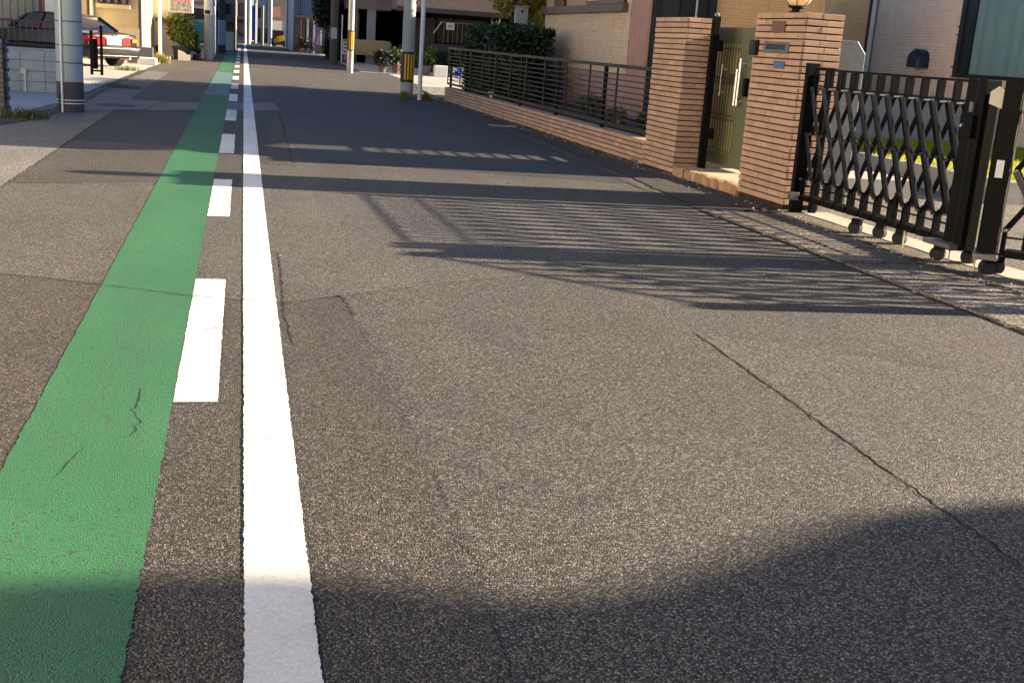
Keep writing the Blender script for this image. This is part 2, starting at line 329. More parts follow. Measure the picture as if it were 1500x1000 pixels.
# ------------------------------------------------------------------ ground and road
EDGE = -.03                                       # the plot on the right turns slightly towards the road
def gx(u, v=0.): return 4.95+EDGE*(u-10)+v
struct(MB().poly([(-600,-600),(600,-600),(600,900),(-600,900)], -.02).build('ground', 'pale_concrete'))
struct(MB().poly([(-3.1,-12),(4.9,-12),(4.95,10),(4.3,29),(5.5,33),(4.6,60),(3.5,110),(-4,110),(-2.6,44),(-2.55,33),(-2.6,20)], 0).build('road', 'road_asphalt'))
def jagged(pts, amp, step, rr):
    """closed outline with the ragged edge that paint and cut asphalt leave"""
    out = []
    for i, a in enumerate(pts):
        a = Vector(a); b = Vector(pts[(i+1) % len(pts)]); n = max(1, int((b-a).length/step)); d = (b-a).normalized(); t = Vector((-d.y, d.x)); acc = 0
        for k in range(n):
            acc = acc*.4+rr.gauss(0, amp)
            out.append(a+(b-a)*(k/n)+t*(acc if k else 0))
    return out
def strip(x0, x1, ys, amp, rr):
    """a painted band along the street whose two long edges are ragged"""
    L_, R_ = [], []; a = b = 0
    for y in ys: a = a*.3+rr.gauss(0, amp); b = b*.3+rr.gauss(0, amp); L_.append((x0+a, y)); R_.append((x1+b, y))
    mb = MB(); n = len(ys); mb.v = [(x, y, 0) for x, y in L_]+[(x, y, 0) for x, y in R_]; mb.f = [(i, n+i, n+i+1, i+1) for i in range(n-1)]; mb.m = [0]*(n-1); return mb
def ysteps(y0, y1):
    ys = []; y = y0
    while y < y1: ys.append(y); y += max(.006, (max(abs(y), .5))*.0035)
    return ys+[y1]
def sheet(name, pts, z, mat, amp=.004, step=.05, seed=1):
    mb = MB(); mb.poly(jagged(pts, amp, step, random.Random(seed)), z); return struct(mb.build(name, mat))
# pavement strip on the left, patches of different asphalt
sheet('pavement', [(-3.0,-6),(-1.83,-6),(-1.83,12),(-1.85,19),(-1.9,33),(-2.55,33),(-2.9,18)], .002, 'side_asphalt')
sheet('asphalt_patch', [(-1.82,-6),(.52,-6),(.6,3.3),(.56,5.1),(.52,6.0),(.2,5.79),(-.24,5.92),(-.7,6.15),(-1.23,6.38),(-1.82,6.5)], .002, 'brown_asphalt', .004, .03)
sheet('asphalt_patch', [(-1.81,9.9),(-.72,10.35),(.0,10.5),(.0,13.3),(-.7,13.15),(-1.81,12.5)], .002, 'brown_asphalt')
sheet('asphalt_patch', [(-1.82,6.52),(-1.23,6.4),(-.7,6.17),(-.24,5.94),(.2,5.81),(.56,6.0),(1.09,6.36),(1.63,6.61),(2.6,7.4),(2.6,9.6),(0,10.2),(-1.82,9.88)], .002, 'pale_asphalt')
sheet('asphalt_patch', [(.21,12.0),(.55,12.0),(.6,19.5),(.33,19.5)], .002, 'brown_asphalt')
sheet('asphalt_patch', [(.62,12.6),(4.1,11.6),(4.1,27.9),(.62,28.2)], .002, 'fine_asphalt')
sheet('asphalt_patch', [(-1.82,13.6),(.2,13.6),(.3,18.4),(-1.4,18.4),(-1.83,18.9)], .002, 'fine_asphalt')
sheet('asphalt_patch', [(2.24,5.3),(2.9,4.9),(3.5,4.42),(3.85,4.2),(3.9,-3),(2.19,-3),(2.19,2.6),(2.21,4)], .002, 'pale_asphalt')
sheet('trench_patch', [(-1.42,18.6),(.63,20.15),(.57,22.1),(-1.3,20.6)], .0035, 'trench_patch')
sheet('manhole_patch', [(-2.5,18.0),(-1.45,18.7),(-1.3,20.9),(-2.3,20.6)], .0035, 'trench_patch')
m_ = struct(MB().lathe([(.0,0),(.30,0),(.30,.008),(.27,.010),(.27,.006),(0,.006)], (-1.93,19.3,.0), 28).build('manhole_cover', 'pole_dark'))
# road markings
rr = random.Random(3)
wl = strip(.015, .178, ysteps(-1, 92), .0013, rr)
for i, v in enumerate(wl.v): wl.v[i] = (v[0]+max(0, v[1]-8)*.0013, v[1], .0055)
struct(wl.build('white_edge_line', 'white_paint'))
def greenband(y0, y1, mat):
    g = strip(-.70, -.237, ysteps(y0, y1), .0022, rr); g.v = [(v[0]+max(0, v[1]-8)*-.0006, v[1], .004) for v in g.v]; struct(g.build('green_lane_band', mat))
greenband(-1, 23.5, 'green_paint'); greenband(23.5, 35, 'faded_green_paint'); greenband(35, 62, 'green_paint')
st = [(4.17,6.34),(8.53,10.65),(12.88,15.2),(17.4,19.65),(21.83,24.2)]+[(26.2+4.4*k, 28.45+4.4*k) for k in range(12)]
for a, b in st:
    d = strip(-.236, -.078, ysteps(a, b), .0013, rr); d.v = [(v[0], v[1], .0052) for v in d.v]; struct(d.build('white_dash', 'white_paint'))
# cracks and seams: thin open joints
def crack(pts, wdt, seed, z=.0030, jit=.012, step=.035, name='road_crack'):
    r = random.Random(seed); P = []
    for (a, b) in zip(pts, pts[1:]):
        a = Vector(a); b = Vector(b); n = max(2, int((b-a).length/step)); t = (b-a).normalized(); t = Vector((-t.y, t.x))
        for k in range(n): P.append(a+(b-a)*k/n+t*r.gauss(0, jit))
    P.append(Vector(pts[-1])); mb = MB(); n = len(P)
    for i, p in enumerate(P):
        d = (P[min(i+1, n-1)]-P[max(i-1, 0)]).normalized(); t = Vector((-d.y, d.x)); ww = wdt*r.uniform(.25, 1.3)*min(1, (i+.5)/3, (n-i)/3)
        mb.v += [(p.x+t.x*ww, p.y+t.y*ww, z), (p.x-t.x*ww, p.y-t.y*ww, z)]
    mb.f = [(2*i, 2*i+1, 2*i+3, 2*i+2) for i in range(n-1)]; mb.m = [0]*len(mb.f); return struct(mb.build(name, 'crack_fill'))
crack([(-1.6,6.45),(-1.23,6.38),(-.7,6.15),(-.24,5.92),(.2,5.79),(.3,5.84)], .0032, 1, jit=.006, z=.0063)
crack([(-.23,5.2),(-.02,5.3),(.17,5.39)], .003, 2, jit=.008, z=.0063)
crack([(.52,6.04),(.525,5.8),(.545,5.52)], .006, 3, jit=.012)
crack([(.50,5.7),(.56,5.58)], .005, 33)
crack([(.55,5.4),(.57,5.07),(.63,4.5),(.60,3.92),(.62,3.3),(.60,2.6)], .0016, 4, jit=.018)
crack([(2.24,5.3),(2.22,4.28),(2.2,3.36),(2.19,2.87),(2.19,2.61),(2.17,1.6)], .0026, 5, jit=.006)
crack([(2.24,5.3),(2.9,4.88),(3.52,4.42)], .002, 6, jit=.006)
crack([(-.37,4.35),(-.35,4.2),(-.38,4.08),(-.33,3.94),(-.36,3.8)], .003, 7, jit=.009, z=.0048)
crack([(-.50,3.72),(-.53,3.5),(-.545,3.4)], .0025, 8, jit=.008, z=.0048)
crack([(.03,3.78),(.1,3.74),(.17,3.8)], .0016, 9, jit=.012, z=.0063); crack([(.02,3.72),(.09,3.68),(.14,3.71)], .0013, 19, jit=.014, z=.0063)
crack([(.52,12.2),(.56,16),(.6,19.6)], .006, 10, jit=.008)
crack([(-1.83,6.5),(-1.83,12.5),(-1.85,18.6)], .006, 11, jit=.008)
crack([(.60,12.0),(1.5,11.9)], .003, 14)
crack([(.225,5.0),(.21,5.6),(.22,6.4),(.225,7.2)], .006, 12, jit=.004)      # dark voids along the line's edge
crack([(4.1,13),(3.95,20),(3.9,27.5)], .006, 13, jit=.01)

# gutter slabs, dirt joints, drive
gut = struct(bpy.data.objects.new('gutter', None)); COL.objects.link(gut)
u = 3.2
sl_mesh = {}
r2 = random.Random(11)
while u < 12.4:
    ln = r2.choice((.6, .9, .6, 1.15)); x0, x1 = gx(u, -.88), gx(u, -.22)
    if u < 9.1: s_ = MB().box(0, .64, 0, ln-.04, -.05, .018+r2.uniform(-.003, .004)).build('concrete_slab', 'gutter_concrete', gut, bevel=.006, loc=(x0, u, 0)); s_.rotation_euler = (0, r2.uniform(-.006,.006), .03)
    u += ln
sheet('gutter_joint', [(gx(3,-.885),3),(gx(9.3,-.89),9.3),(gx(12.9,-.88),12.9),(gx(12.9,-.90),12.9),(gx(9.3,-.91),9.3),(gx(3,-.915),3)], .006, 'gutter_dirt', .003, .05, 5)
sheet('gutter_joint', [(gx(3,-.24), 3),(gx(3,-.10),3),(gx(9.7,-.10),9.7),(gx(10,-.2),10),(gx(9.3,-.25),9.3)], .012, 'gutter_dirt', .012, .05, 6)
sheet('gutter_joint', [(gx(9.3,-.93), 9.3),(gx(10,-.25),10),(gx(10,-.01),10),(gx(26.5,0),26.5),(gx(26.5,-.12),26.5),(gx(18,-.35),18),(gx(12.9,-.6),12.9)], .008, 'fine_asphalt', .012, .05, 7)
sheet('drive', [(gx(-2,-.11),-2),(gx(9.9,-.11),9.9),(5.1,10.1),(5.15,12.4),(6.5,12.4),(13,12.4),(13,-2)], .008, 'rough_concrete', .006, .1, 8)
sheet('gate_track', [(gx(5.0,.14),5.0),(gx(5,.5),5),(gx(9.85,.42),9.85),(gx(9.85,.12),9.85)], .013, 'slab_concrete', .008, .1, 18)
g_ = thing('drain_grate', 'steel drain grate lying in the shaded gutter by the low brick wall', 'drain grate', (4.22, 18.95, .012), .03)
f = MB(); f.box(-.22,.22,-.14,-.115,0,.014); f.box(-.22,.22,.115,.14,0,.014); f.box(-.22,-.2,-.115,.115,0,.014); f.box(.2,.22,-.115,.115,0,.014); f.build('frame', 'pole_steel', g_)
bm_ = MB().box(-.008,.008,-.113,.113,0,.012).mesh('grate_bar', 'pole_steel')
for k in range(11): inst('grate_bar', bm_, g_, (-.17+.034*k, 0, 0))

# grass and moss where paving meets walls
stuff(tag(leaves((gx(19,-.03), 19.3, .0), (.10, 7.2, .05), 2600, .03, 'moss_leaf', 5, 'moss', lumps=40), 'thin moss and weeds along the foot of the low brick wall', 'moss'))
stuff(tag(tuft(-2.75, 16.1, 260, .14, .16, 'tree_leaf', 3).build('grass', 'tree_leaf', fix=False), 'green grass tuft growing at the foot of the dark brick wall end', 'grass'))
stuff(tag(tuft(-2.35, 24.2, 260, .09, .25, 'moss_leaf', 4).build('grass', 'moss_leaf', fix=False), 'yellowed weeds on the pale apron behind the wrapped pole', 'grass'))
stuff(tag(tuft(-2.9, 32.3, 200, .14, .14, 'bush_leaf', 14).build('grass', 'bush_leaf', fix=False), 'bright weeds at the verge below the parked sedan', 'grass'))
stuff(tag(tuft(-2.6, 39.6, 300, .3, .12, 'gold_leaf', 15).build('grass', 'gold_leaf', fix=False), 'straw coloured weeds at the foot of the grey downpipe post', 'grass'))

# ------------------------------------------------------------------ brick tile walls on the right
def frame(name, label, cat, u0, group=None): return thing(name, label, cat, (gx(u0), u0, 0), .03, group)
PITCH, TH = .0605, .0485
TM = {}
def tile_mesh(lx, ly, h=TH):
    k = (round(lx, 3), round(ly, 3), h, rnd.randrange(3))
    if k not in TM:
        r = random.Random(hash(k) & 0xffff); e = .0035; mb = MB()
        def q(x, y, z): return (x+r.uniform(-.0015,.0015), y+r.uniform(-.0015,.0015), z+r.uniform(-.0015,.0015))
        vs = [q(0,0,0),q(lx,0,0),q(lx,ly,0),q(0,ly,0)]
        lo = [q(0+e,0+e,-0), q(lx-e,e,0), q(lx-e,ly-e,0), q(e,ly-e,0)]
        A = [(v[0],v[1],0) for v in lo]; B = [(v[0],v[1],e) for v in vs]; C_ = [(v[0],v[1],h-e+r.uniform(-.001,.001)) for v in vs]; D = [(v[0],v[1],h) for v in lo]
        mb.loft([A,B,C_,D]); TM[k] = mb.mesh('brick', 'brick_tile')
    return TM[k]
def brick_body(t, u0, u1, depth, ztop, n, holes=(), rear=False, near=True):
    """courses of split-face tiles round a dark mortar core; u runs along the wall, v away from the road"""
    L = u1-u0; p = .016
    MB().box(p, depth-p, p, L-p, -.05, ztop-.02).build('mortar_core', 'brick_mortar', t)
    z0 = ztop-n*PITCH
    for c in range(n):
        z = z0+c*PITCH+(PITCH-TH); y = 0; off = (c % 2)*.11
        ys = [0.0]; k = .225-off if off else .225
        while k < L-.05: ys.append(k); k += .225
        ys.append(L)
        for a, b in zip(ys, ys[1:]):
            m = (a+b)/2
            if any(h[0]-.001 < m < h[1]+.001 and h[2] < z+.03 < h[3] for h in holes): continue
            inst('brick', tile_mesh(p+.006, b-a-.004), t, (rnd.uniform(-.0025,.0025), a+.0015, z))
        if near:
            ex = [p+.008, depth*.45+(.05 if c % 2 else 0), depth-.0]
            for a, b in zip(ex, ex[1:]): inst('brick', tile_mesh(b-a-.004, p+.006), t, (a, rnd.uniform(-.0025,.0025), z))
    # capping
    MB().box(.002, depth, .002, L, ztop-.02, ztop-.0005).build('cap', 'brick_tile', t, bevel=.004)
P1 = frame('brick_pillar', 'brown brick tile pillar left of the green gate, joined to the low fence wall', 'brick pillar', 12.66, 'brick pillars of the house entrance')
brick_body(P1, 0, .97, .40, 1.77, 29)
P2 = frame('brick_pillar', 'brown brick tile pillar carrying the letter slot, between green gate and folding gate', 'brick pillar', 9.95, 'brick pillars of the house entrance')
brick_body(P2, 0, .98, .40, 1.80, 29, holes=())
MB().box(-.014,-.004, .24,.74, 1.43,1.535).build('letter_slot', 'grey_metal', P2, bevel=.004)
MB().box(-.020,-.0145, .30,.68, 1.462,1.512).build('slot_flap', 'dark_glass', P2, bevel=.003)
MB().box(-.014,-.004, .36,.62, 1.62,1.725).build('name_plate', 'brown_wood', P2, bevel=.003)
MB().box(-.008,-.0035, .28,.50, 1.29,1.36).build('blue_sticker', 'blue_sticker', P2)
ic = MB().box(-.05,.015, .86,.985, 1.40,1.545).build('intercom', 'fence_bronze', P2, bevel=.008)
MB().box(-.056,-.051, .885,.96, 1.46,1.53).build('lens_cover', 'dark_glass', ic)
LW = frame('low_brick_wall', 'long low brown brick tile wall under the black fence', 'low wall', 13.633)
brick_body(LW, 0, 12.65, .22, .305, 5, near=False)
MB().box(-.006,.01, .15,.40, -.0,.05).build('wall_vent', 'grey_metal', LW)
# entrance step: bricks on edge with a tiled floor behind
S = frame('entrance_step', 'entrance step edged with upright bricks at the green gate', 'step', 10.94)
em = [MB().box(0,.11,0,.098,0,.125+.004*k).mesh('edging_brick', 'edging_brick') for k in range(3)]
for k in range(16): inst('edging_brick', em[k % 3], S, (-.02+rnd.uniform(-.012,.012), .008+k*.106, -.02+rnd.uniform(-.008,.008)), rnd.uniform(-.05,.05)).modifiers.new('b','BEVEL').width = .014
MB().box(.10, .95, 0, 1.71, -.02, .105).build('step_floor', 'entry_tile', S, bevel=.004)

# green gate leaf in the opening
D = frame('entrance_gate', 'tall green metal gate leaf with brass coloured bars and two long handles', 'gate', 12.2)
dv, w_, z0, z1 = .62, 1.24, .13, 1.70
g = MB(); g.box(dv, dv+.035, -.1, .30, z0, z1); g.box(dv, dv+.035, .98, w_, z0, z1); g.box(dv, dv+.035, .30, .98, 1.52, z1); g.box(dv, dv+.035, .30, .98, z0, .25)
g.box(dv+.024, dv+.034, .30, .98, .25, 1.52); g.build('leaf_frame', 'green_door_metal', D, bevel=.003)
rib = MB().box(-.006,.0,-.007,.007,0,1.0).mesh('rib', 'green_door_metal')
for k in range(8): inst('rib', rib, D, (dv-.001, .36+k*.08, .14), scale=(1,1,.10)); inst('rib', rib, D, (dv-.001, .36+k*.08, 1.53), scale=(1,1,.15))
br = MB().box(0,.012,-.010,.010,0,1.29).mesh('bar', 'brass_bar')
for k in range(9): inst('bar', br, D, (dv+.006, .35+k*.073, .24))
cb = MB().box(-.004,.004,.32,.97,-.009,.009).mesh('cross_bar', 'green_door_metal')
for z in (.30,.66,.71,1.08,1.13,1.46): inst('cross_bar', cb, D, (dv-.0035, 0, z))
for yy, zz, h in ((.62,.92,.36),(.13,.84,.52),(.20,.84,.40)):
    hm = MB().tube([(dv-.07,yy,zz),(dv-.07,yy,zz+h)], .018, 12); hm.bar((dv-.07,yy,zz+.05),(dv,yy,zz+.05),.015,.015,(0,0,1)); hm.bar((dv-.07,yy,zz+h-.05),(dv,yy,zz+h-.05),.015,.015,(0,0,1)); hm.build('handle', 'handle_chrome', D, smooth=True)
MB().box(dv-.03,dv-.001,.36,.50,1.06,1.18).build('lock_plate', 'grey_metal', D, bevel=.004)
MB().box(dv-.05,dv-.001,.0,.07,.95,1.15).build('latch', 'black_metal', D, bevel=.004)
hp = frame('gate_hinge_post', 'black steel hinge post standing against the left brick pillar', 'post', 12.58)
MB().box(.28,.36,-.02,.05,.10,1.80).build('post', 'black_metal', hp, bevel=.004)
MB().box(.35,.42,-.03,.03,1.42,1.55).build('hinge', 'black_metal', hp, bevel=.01); MB().box(.35,.42,-.03,.03,.44,.56).build('hinge', 'black_metal', hp, bevel=.01)
MB().lathe([(0,0),(.022,.0),(.03,.02),(.02,.035),(0,.035)], (.32,.015,1.80), 10).build('post_knob', 'handle_chrome', hp)

# globe lamp on the pillar
gl = frame('pillar_lamp', 'cream globe lamp with dark ribs on top of the right brick pillar', 'lamp', 10.52)
MB().lathe([(.07,0),(.07,.02),(.045,.025),(.045,.05),(.08,.06),(.08,.075),(0,.075)], (.2,0,1.80), 16).build('lamp_base', 'black_metal', gl, smooth=True)
MB().lathe([(.0001,-.15)]+[(.15*math.sin(math.pi*k/12), -.15*math.cos(math.pi*k/12)) for k in range(1,12)]+[(.0001,.15)], (.2,0,2.01), 24).build('lamp_globe', 'lamp_glass', gl, smooth=True)
rb = MB()
for k in range(6):
    a = k*math.pi/3; rb.tube([(.2+.154*math.sin(t*math.pi/10)*math.cos(a), .154*math.sin(t*math.pi/10)*math.sin(a), 2.01-.154*math.cos(t*math.pi/10)) for t in range(0,11)], .004, 5)
rb.build('lamp_ribs', 'black_metal', gl)
mt = thing('meter_box', 'grey sloping-topped meter cabinet behind the right brick pillar', 'meter cabinet', (5.62, 10.62, 0), .03)
MB().prism([(0,0),(.36,0),(.36,1.48),(.26,1.60),(0,1.60)], 0, .22, 'y').build('cabinet', 'grey_metal', mt, bevel=.006)
MB().tube([(.03,-.01,1.52),(.03,-.03,1.52)], .03, 14).build('dial', 'white_plastic', mt)
MB().box(.0,.08,.05,.1,0,.01).build('foot_plate', 'grey_metal', mt)

# ------------------------------------------------------------------ fence on the low wall
F = frame('black_fence', 'low black metal fence of thin horizontal bars on the brick tile wall', 'fence', 13.64)
MB().box(.04,.10,0,12.68,1.135,1.18).build('top_rail', 'fence_bronze', F, bevel=.004)
MB().box(.05,.09,0,12.68,.365,.41).build('bottom_rail', 'fence_bronze', F, bevel=.004)
hb = MB().box(.060,.074,0,12.66,-.008,.008).mesh('horizontal_bar', 'fence_bronze')
for k in range(9): inst('horizontal_bar', hb, F, (0,0,.47+k*.073))
vb = MB().box(.042,.058,-.019,.019,.411,1.134).mesh('upright', 'fence_bronze')
for uu in (14.97,16.13,17.25,18.43,19.58,20.65,21.77,22.83,23.91,24.93,26.25): inst('upright', vb, F, (0, uu-13.64, 0))
fp = MB().box(.092,.14,-.024,.024,.30,1.16).mesh('fence_post', 'black_metal')
for uu in (15.63,17.88,20.1,22.4,24.6,26.2): inst('fence_post', fp, F, (0, uu-13.64, 0))
MB().box(.14,.9,12.60,12.64,1.13,1.17).build('return_rail', 'fence_bronze', F)
for z in (.47,.62,.77,.92,1.07): MB().box(.14,.9,12.612,12.628,z-.008,z+.008).build('return_bar', 'fence_bronze', F)

# ------------------------------------------------------------------ folding gates
def uprt(h0=.14, h1=1.30): return MB().box(-.014,.014,-.016,.016,h0,h1).mesh('upright', 'black_metal')
UP = uprt(1.12, 1.30); UL = uprt(.14, .34); JN = MB().tube([(-.09,0,0),(.06,0,0)], .012, 8).mesh('joint_pin', 'grey_metal')
def folding(name, label, u0, u1, n, v=.1, top=1.31, group='folding gates across the drive'):
    t = frame(name, label, 'folding gate', u0, group); L = u1-u0; b = L/n
    for i in range(n+1): inst('upright', UP, t, (v, i*b, 0)); inst('upright', UL, t, (v, i*b, 0))
    for i in range(n): inst('upright', UP, t, (v+.10, (i+.5)*b, 0)); inst('upright', UL, t, (v+.10, (i+.5)*b, 0))
    def xb(za, zb, vv, nm):
        q = MB(); q.bar((0,0,za),(0,b,zb),.014,.040,(1,0,0)); me = q.mesh(nm, 'bar_black' if vv < v else 'black_metal')
        for i in range(n): inst(nm, me, t, (vv, i*b, 0))
    for (za, zb) in ((1.14,.73),(.73,.32)):
        xb(zb, za, v-.028, 'scissor_bar'); xb(za, zb, v+.030, 'scissor_bar'); xb(zb, za, v+.085, 'scissor_bar')
    for z in (1.14,.73,.32):
        for i in range(n+1): inst('joint_pin', JN, t, (v+.055, i*b, z))
    tr = MB().box(-.012,.012,0,b-.012,-.009,.009).mesh('top_link', 'black_metal')
    sr = MB().box(-.008,.008,.017,b-.017,-.006,.006).mesh('link_bar', 'black_metal')
    ft = MB().box(-.045,.085,.018,b-.018,0,.05).mesh('foot_tray', 'black_metal')
    for i in range(n): inst('top_link', tr, t, (v, i*b+.006, top)); inst('link_bar', sr, t, (v, i*b, 1.165)); inst('link_bar', sr, t, (v, i*b, .27)); inst('foot_tray', ft, t, (v+.02, i*b, .13))
    return t
def caster(parent, x, y, rz=0.):
    c = bpy.data.objects.new('caster', MB().box(-.028,.028,-.045,.03,.085,.13).mesh('caster', 'black_metal')); COL.objects.link(c); c.parent = parent; c.location = (x,y,0); c.rotation_euler = (0,0,rz)
    MB().tube([(-.024,0,.055),(.024,0,.055)], .055, 18).build('wheel', 'rubber', c, smooth=True)
    MB().bar((.03,0,.05),(.03,.0,.12),.008,.05,(1,0,0)).build('fork', 'grey_metal', c)
G1 = folding('folding_gate', 'black folding lattice gate standing between the brick pillar and its lock post', 7.52, 9.80, 11)
MB().box(.03,.15,2.31,2.37,0,1.36).build('wall_post', 'black_metal', G1, bevel=.006)
MB().box(.20,.26,2.25,2.31,.0,1.30).build('rear_post', 'black_metal', G1, bevel=.006)
MB().box(-.03,.06,2.24,2.30,.13,.20).build('latch_box', 'grey_metal', G1, bevel=.004)
MB().box(.02,.15,-.13,-.03,.10,1.33).build('lock_stile', 'black_metal', G1, bevel=.006)
MB().box(.02,.15,-.24,-.15,.12,1.33).build('lock_stile', 'black_metal', G1, bevel=.006)
MB().box(.15,.21,-.37,-.25,.12,1.28).build('rear_stile', 'black_metal', G1, bevel=.006)
MB().box(-.02,.0195,-.20,-.06,.92,1.08).build('lock_case', 'black_metal', G1, bevel=.006)
MB().tube([(-.035,-.1,1.0),(-.02,-.1,1.0)], .012, 10).build('lock_cylinder', 'handle_chrome', G1)
MB().box(-.01,.0,-.17,-.13,1.10,1.17).build('lock_tab', 'grey_metal', G1)
MB().box(-.06,.14,-.22,.10,.125,.16).build('bottom_shoe', 'grey_metal', G1, bevel=.005)
for yy in (.95, .66, 1.16): caster(G1, .12 if yy != 1.16 else .02, yy, .5)
caster(G1, .02, .0, .7); caster(G1, .2, -.12, .3)
for yy in (.52,-.08): MB().tube([(.06,yy,.0),(.06,yy,.14)], .006, 6).build('drop_bolt', 'brass_bar', G1)
MB().box(.0,.028,.60,.64,.16,.42).build('bolt_housing', 'black_metal', G1, bevel=.004)
G2 = folding('folding_gate', 'black folding lattice gate swung inwards at the right edge of the picture', 5.2, 7.0, 7)
G2.location = (6.46, 5.72, 0); G2.rotation_euler = (0, 0, R(47))
MB().box(.02,.16,1.83,1.95,.10,1.33).build('lock_stile', 'black_metal', G2, bevel=.006); MB().box(.02,.16,-.16,-.03,.10,1.33).build('lock_stile', 'black_metal', G2, bevel=.006)
MB().prism([(1.95,1.14),(2.04,1.17),(2.04,1.25),(1.99,1.29),(1.95,1.27)], .05, .058, 'x').build('strike_plate', 'cream_wall', G2)
MB().box(.012,.0195,1.87,1.92,.68,.80).build('white_tag', 'white_plastic', G2)
MB().box(-.04,.14,1.81,1.97,.11,.15).build('bottom_shoe', 'grey_metal', G2, bevel=.005)
caster(G2, .02, 1.87, .6); caster(G2, .12, 1.82, .2)
MB().tube([(.06,1.96,.0),(.06,1.96,.14)], .006, 6).build('drop_bolt', 'brass_bar', G2)

# ------------------------------------------------------------------ yard behind the gates
st_ = thing('garden_kerb', 'kerb of upright pale stones holding the lawn behind the folding gate', 'kerb', (8.1, 11.05, 0))
ks = MB().box(0,.40,0,.12,-.02,.27).mesh('kerb_stone', 'kerb_stone')
for k in range(12): o_ = inst('kerb_stone', ks, st_, (.42*k, rnd.uniform(-.01,.01), rnd.uniform(-.01,.01)), rnd.uniform(-.015,.015)); o_.modifiers.new('b','BEVEL').width = .012
for k in range(15): o_ = inst('kerb_stone', ks, st_, (-.02, .15+.42*k, rnd.uniform(-.01,.01)), R(90)+rnd.uniform(-.015,.015))
struct(MB().box(8.1,12.59,11.18,17.45,-.01,.22).build('garden_soil', 'soil'))
lawn = MB(); r3 = random.Random(5)
for i in range(42000):
    x, y = r3.uniform(8.12,12.5), r3.uniform(11.18,17.4); a = r3.uniform(0,6.28); h = r3.uniform(.03,.08); dx, dy = math.cos(a), math.sin(a); lean = r3.uniform(-.03,.03)
    lawn.add([(x-dx*.006,y-dy*.006,.22),(x+dx*.006,y+dy*.006,.22),(x+lean,y+r3.uniform(-.03,.03),.22+h)], [(0,1,2)])
stuff(tag(lawn.build('lawn', 'grass_leaf', fix=False), 'bright sunlit lawn raised behind the stone kerb and folding gate', 'lawn'))
ss = MB().box(5.95,7.15,11.3,12.1,0,.20).build('garden_step', 'pale_concrete', bevel=.01); tag(ss, 'low concrete step on the drive behind the folding gate', 'step')
struct(MB().box(9.4,12.59,17.5,21,-.01,.93).build('terrace', 'terrace_concrete', bevel=.01))
# the tile-sided house: siding courses are real relief
def siding(parent, name, mat, plane, a0, a1, z0, z1, axis, course=.045, seed=1, skip=(), out=-1):
    """stacked siding strips in 1 m panels; axis 'x' = wall facing the road at X=plane, 'y' = wall facing the camera at Y=plane"""
    r = random.Random(seed); mb = MB(); a = a0
    while a < a1-.01:
        b = min(a1, a+.95); z = z0
        while z < z1-.005:
            h = r.choice((course, course, course*1.5, course*.75)); zt = min(z1, z+h); q = a+.003
            while q < b-.004:
                e = min(b-.003, q+r.uniform(.16,.55)); e = b-.003 if b-e < .1 else e
                if not any(s[0] < (q+e)/2 < s[1] and s[2] < (z+zt)/2 < s[3] for s in skip):
                    p = .004+r.uniform(0,.014)
                    if axis == 'x': mb.box(plane-p, plane+.02, q, e-.003, z+.002, zt-.003)
                    else: mb.box(q, e-.003, plane-p, plane+.02, z+.002, zt-.003)
                q = e
            z = zt
        a = b
    return stuff(mb.build(name, mat, parent, fix=False))
H = thing('tiled_house', 'two-storey house clad in tan stacked tile siding behind the brick pillars', 'house')
prof = [(13.80,0),(13.80,6.9),(14.5,7.6),(20.7,7.6),(22.7,5.6),(25.5,4.75),(27.9,3.9),(28.2,0)]  # out-of-view roofline, shaped for the shadow edges on the road
MB().prism(prof, 12.62, 19.5, 'x').build('main_block', 'siding_back', H)
MB().prism([(13.795,4.12),(12.85,4.27),(12.05,4.75),(12.05,6.6),(13.795,6.8)], 12.63, 13.25, 'x').build('shadow_eave', 'siding_back', H)  # thin slab out of view, shaping the left part of the house shadow
MB().box(12.92,13.4,22.2,27.85,0,3.8).build('recessed_wall', 'siding_back', H)
W0 = (14.3,19.15,1.30,3.6)
siding(H, 'siding_tiles', 'siding_grey', 12.61, 13.82, 22.15, .25, 3.2, 'x', .055, 3, skip=[W0])
siding(H, 'siding_tiles', 'siding_warm_lit', 12.61, 22.3, 27.85, 1.0, 3.2, 'x', .055, 4, skip=[(25.2,26.6,2.42,3.2)])
wn = MB(); wn.box(12.54,12.615,19.02,19.15,1.30,3.6); wn.box(12.54,12.615,14.3,14.4,1.30,3.6); wn.box(12.54,12.615,14.4,19.02,1.30,1.36); wn.box(12.54,12.615,16.6,16.68,1.36,3.6); wn.box(12.56,12.6,18.72,19.02,1.36,3.6)
wf = wn.build('window_frame', 'dark_frame', H, bevel=.004)
MB().box(12.555,12.561,14.4,18.72,1.36,3.6).build('pane', 'clear_glass', wf)
cu = MB(); n_ = 90; L1 = []; 
for i in range(n_+1): y = 14.4+(18.72-14.4)*i/n_; x = 12.592+.012*math.sin(i*.9+1.3*math.sin(i*.21))+.008*math.sin(i*.37); L1.append((x, y))
cu.v = [(x,y,1.37) for x,y in L1]+[(x,y,3.6) for x,y in L1]; cu.f = [(i,i+1,n_+2+i,n_+1+i) for i in range(n_)]; cu.m = [0]*n_; cu.build('curtain', 'curtain_teal', wf, smooth=True)
bw = MB().box(12.55,12.61,25.2,26.6,2.42,3.3).build('window_frame', 'dark_frame', H); MB().box(12.54,12.549,25.3,26.5,2.5,3.3).build('pane', 'dark_glass', bw)
MB().tube([(12.53,22.18,0),(12.53,22.18,3.6)], .045, 10).build('white_downpipe', 'white_plastic', H, smooth=True)
MB().tube([(12.55,22.36,0),(12.55,22.36,3.6)], .035, 10).build('brown_downpipe', 'maroon_trim', H, smooth=True)
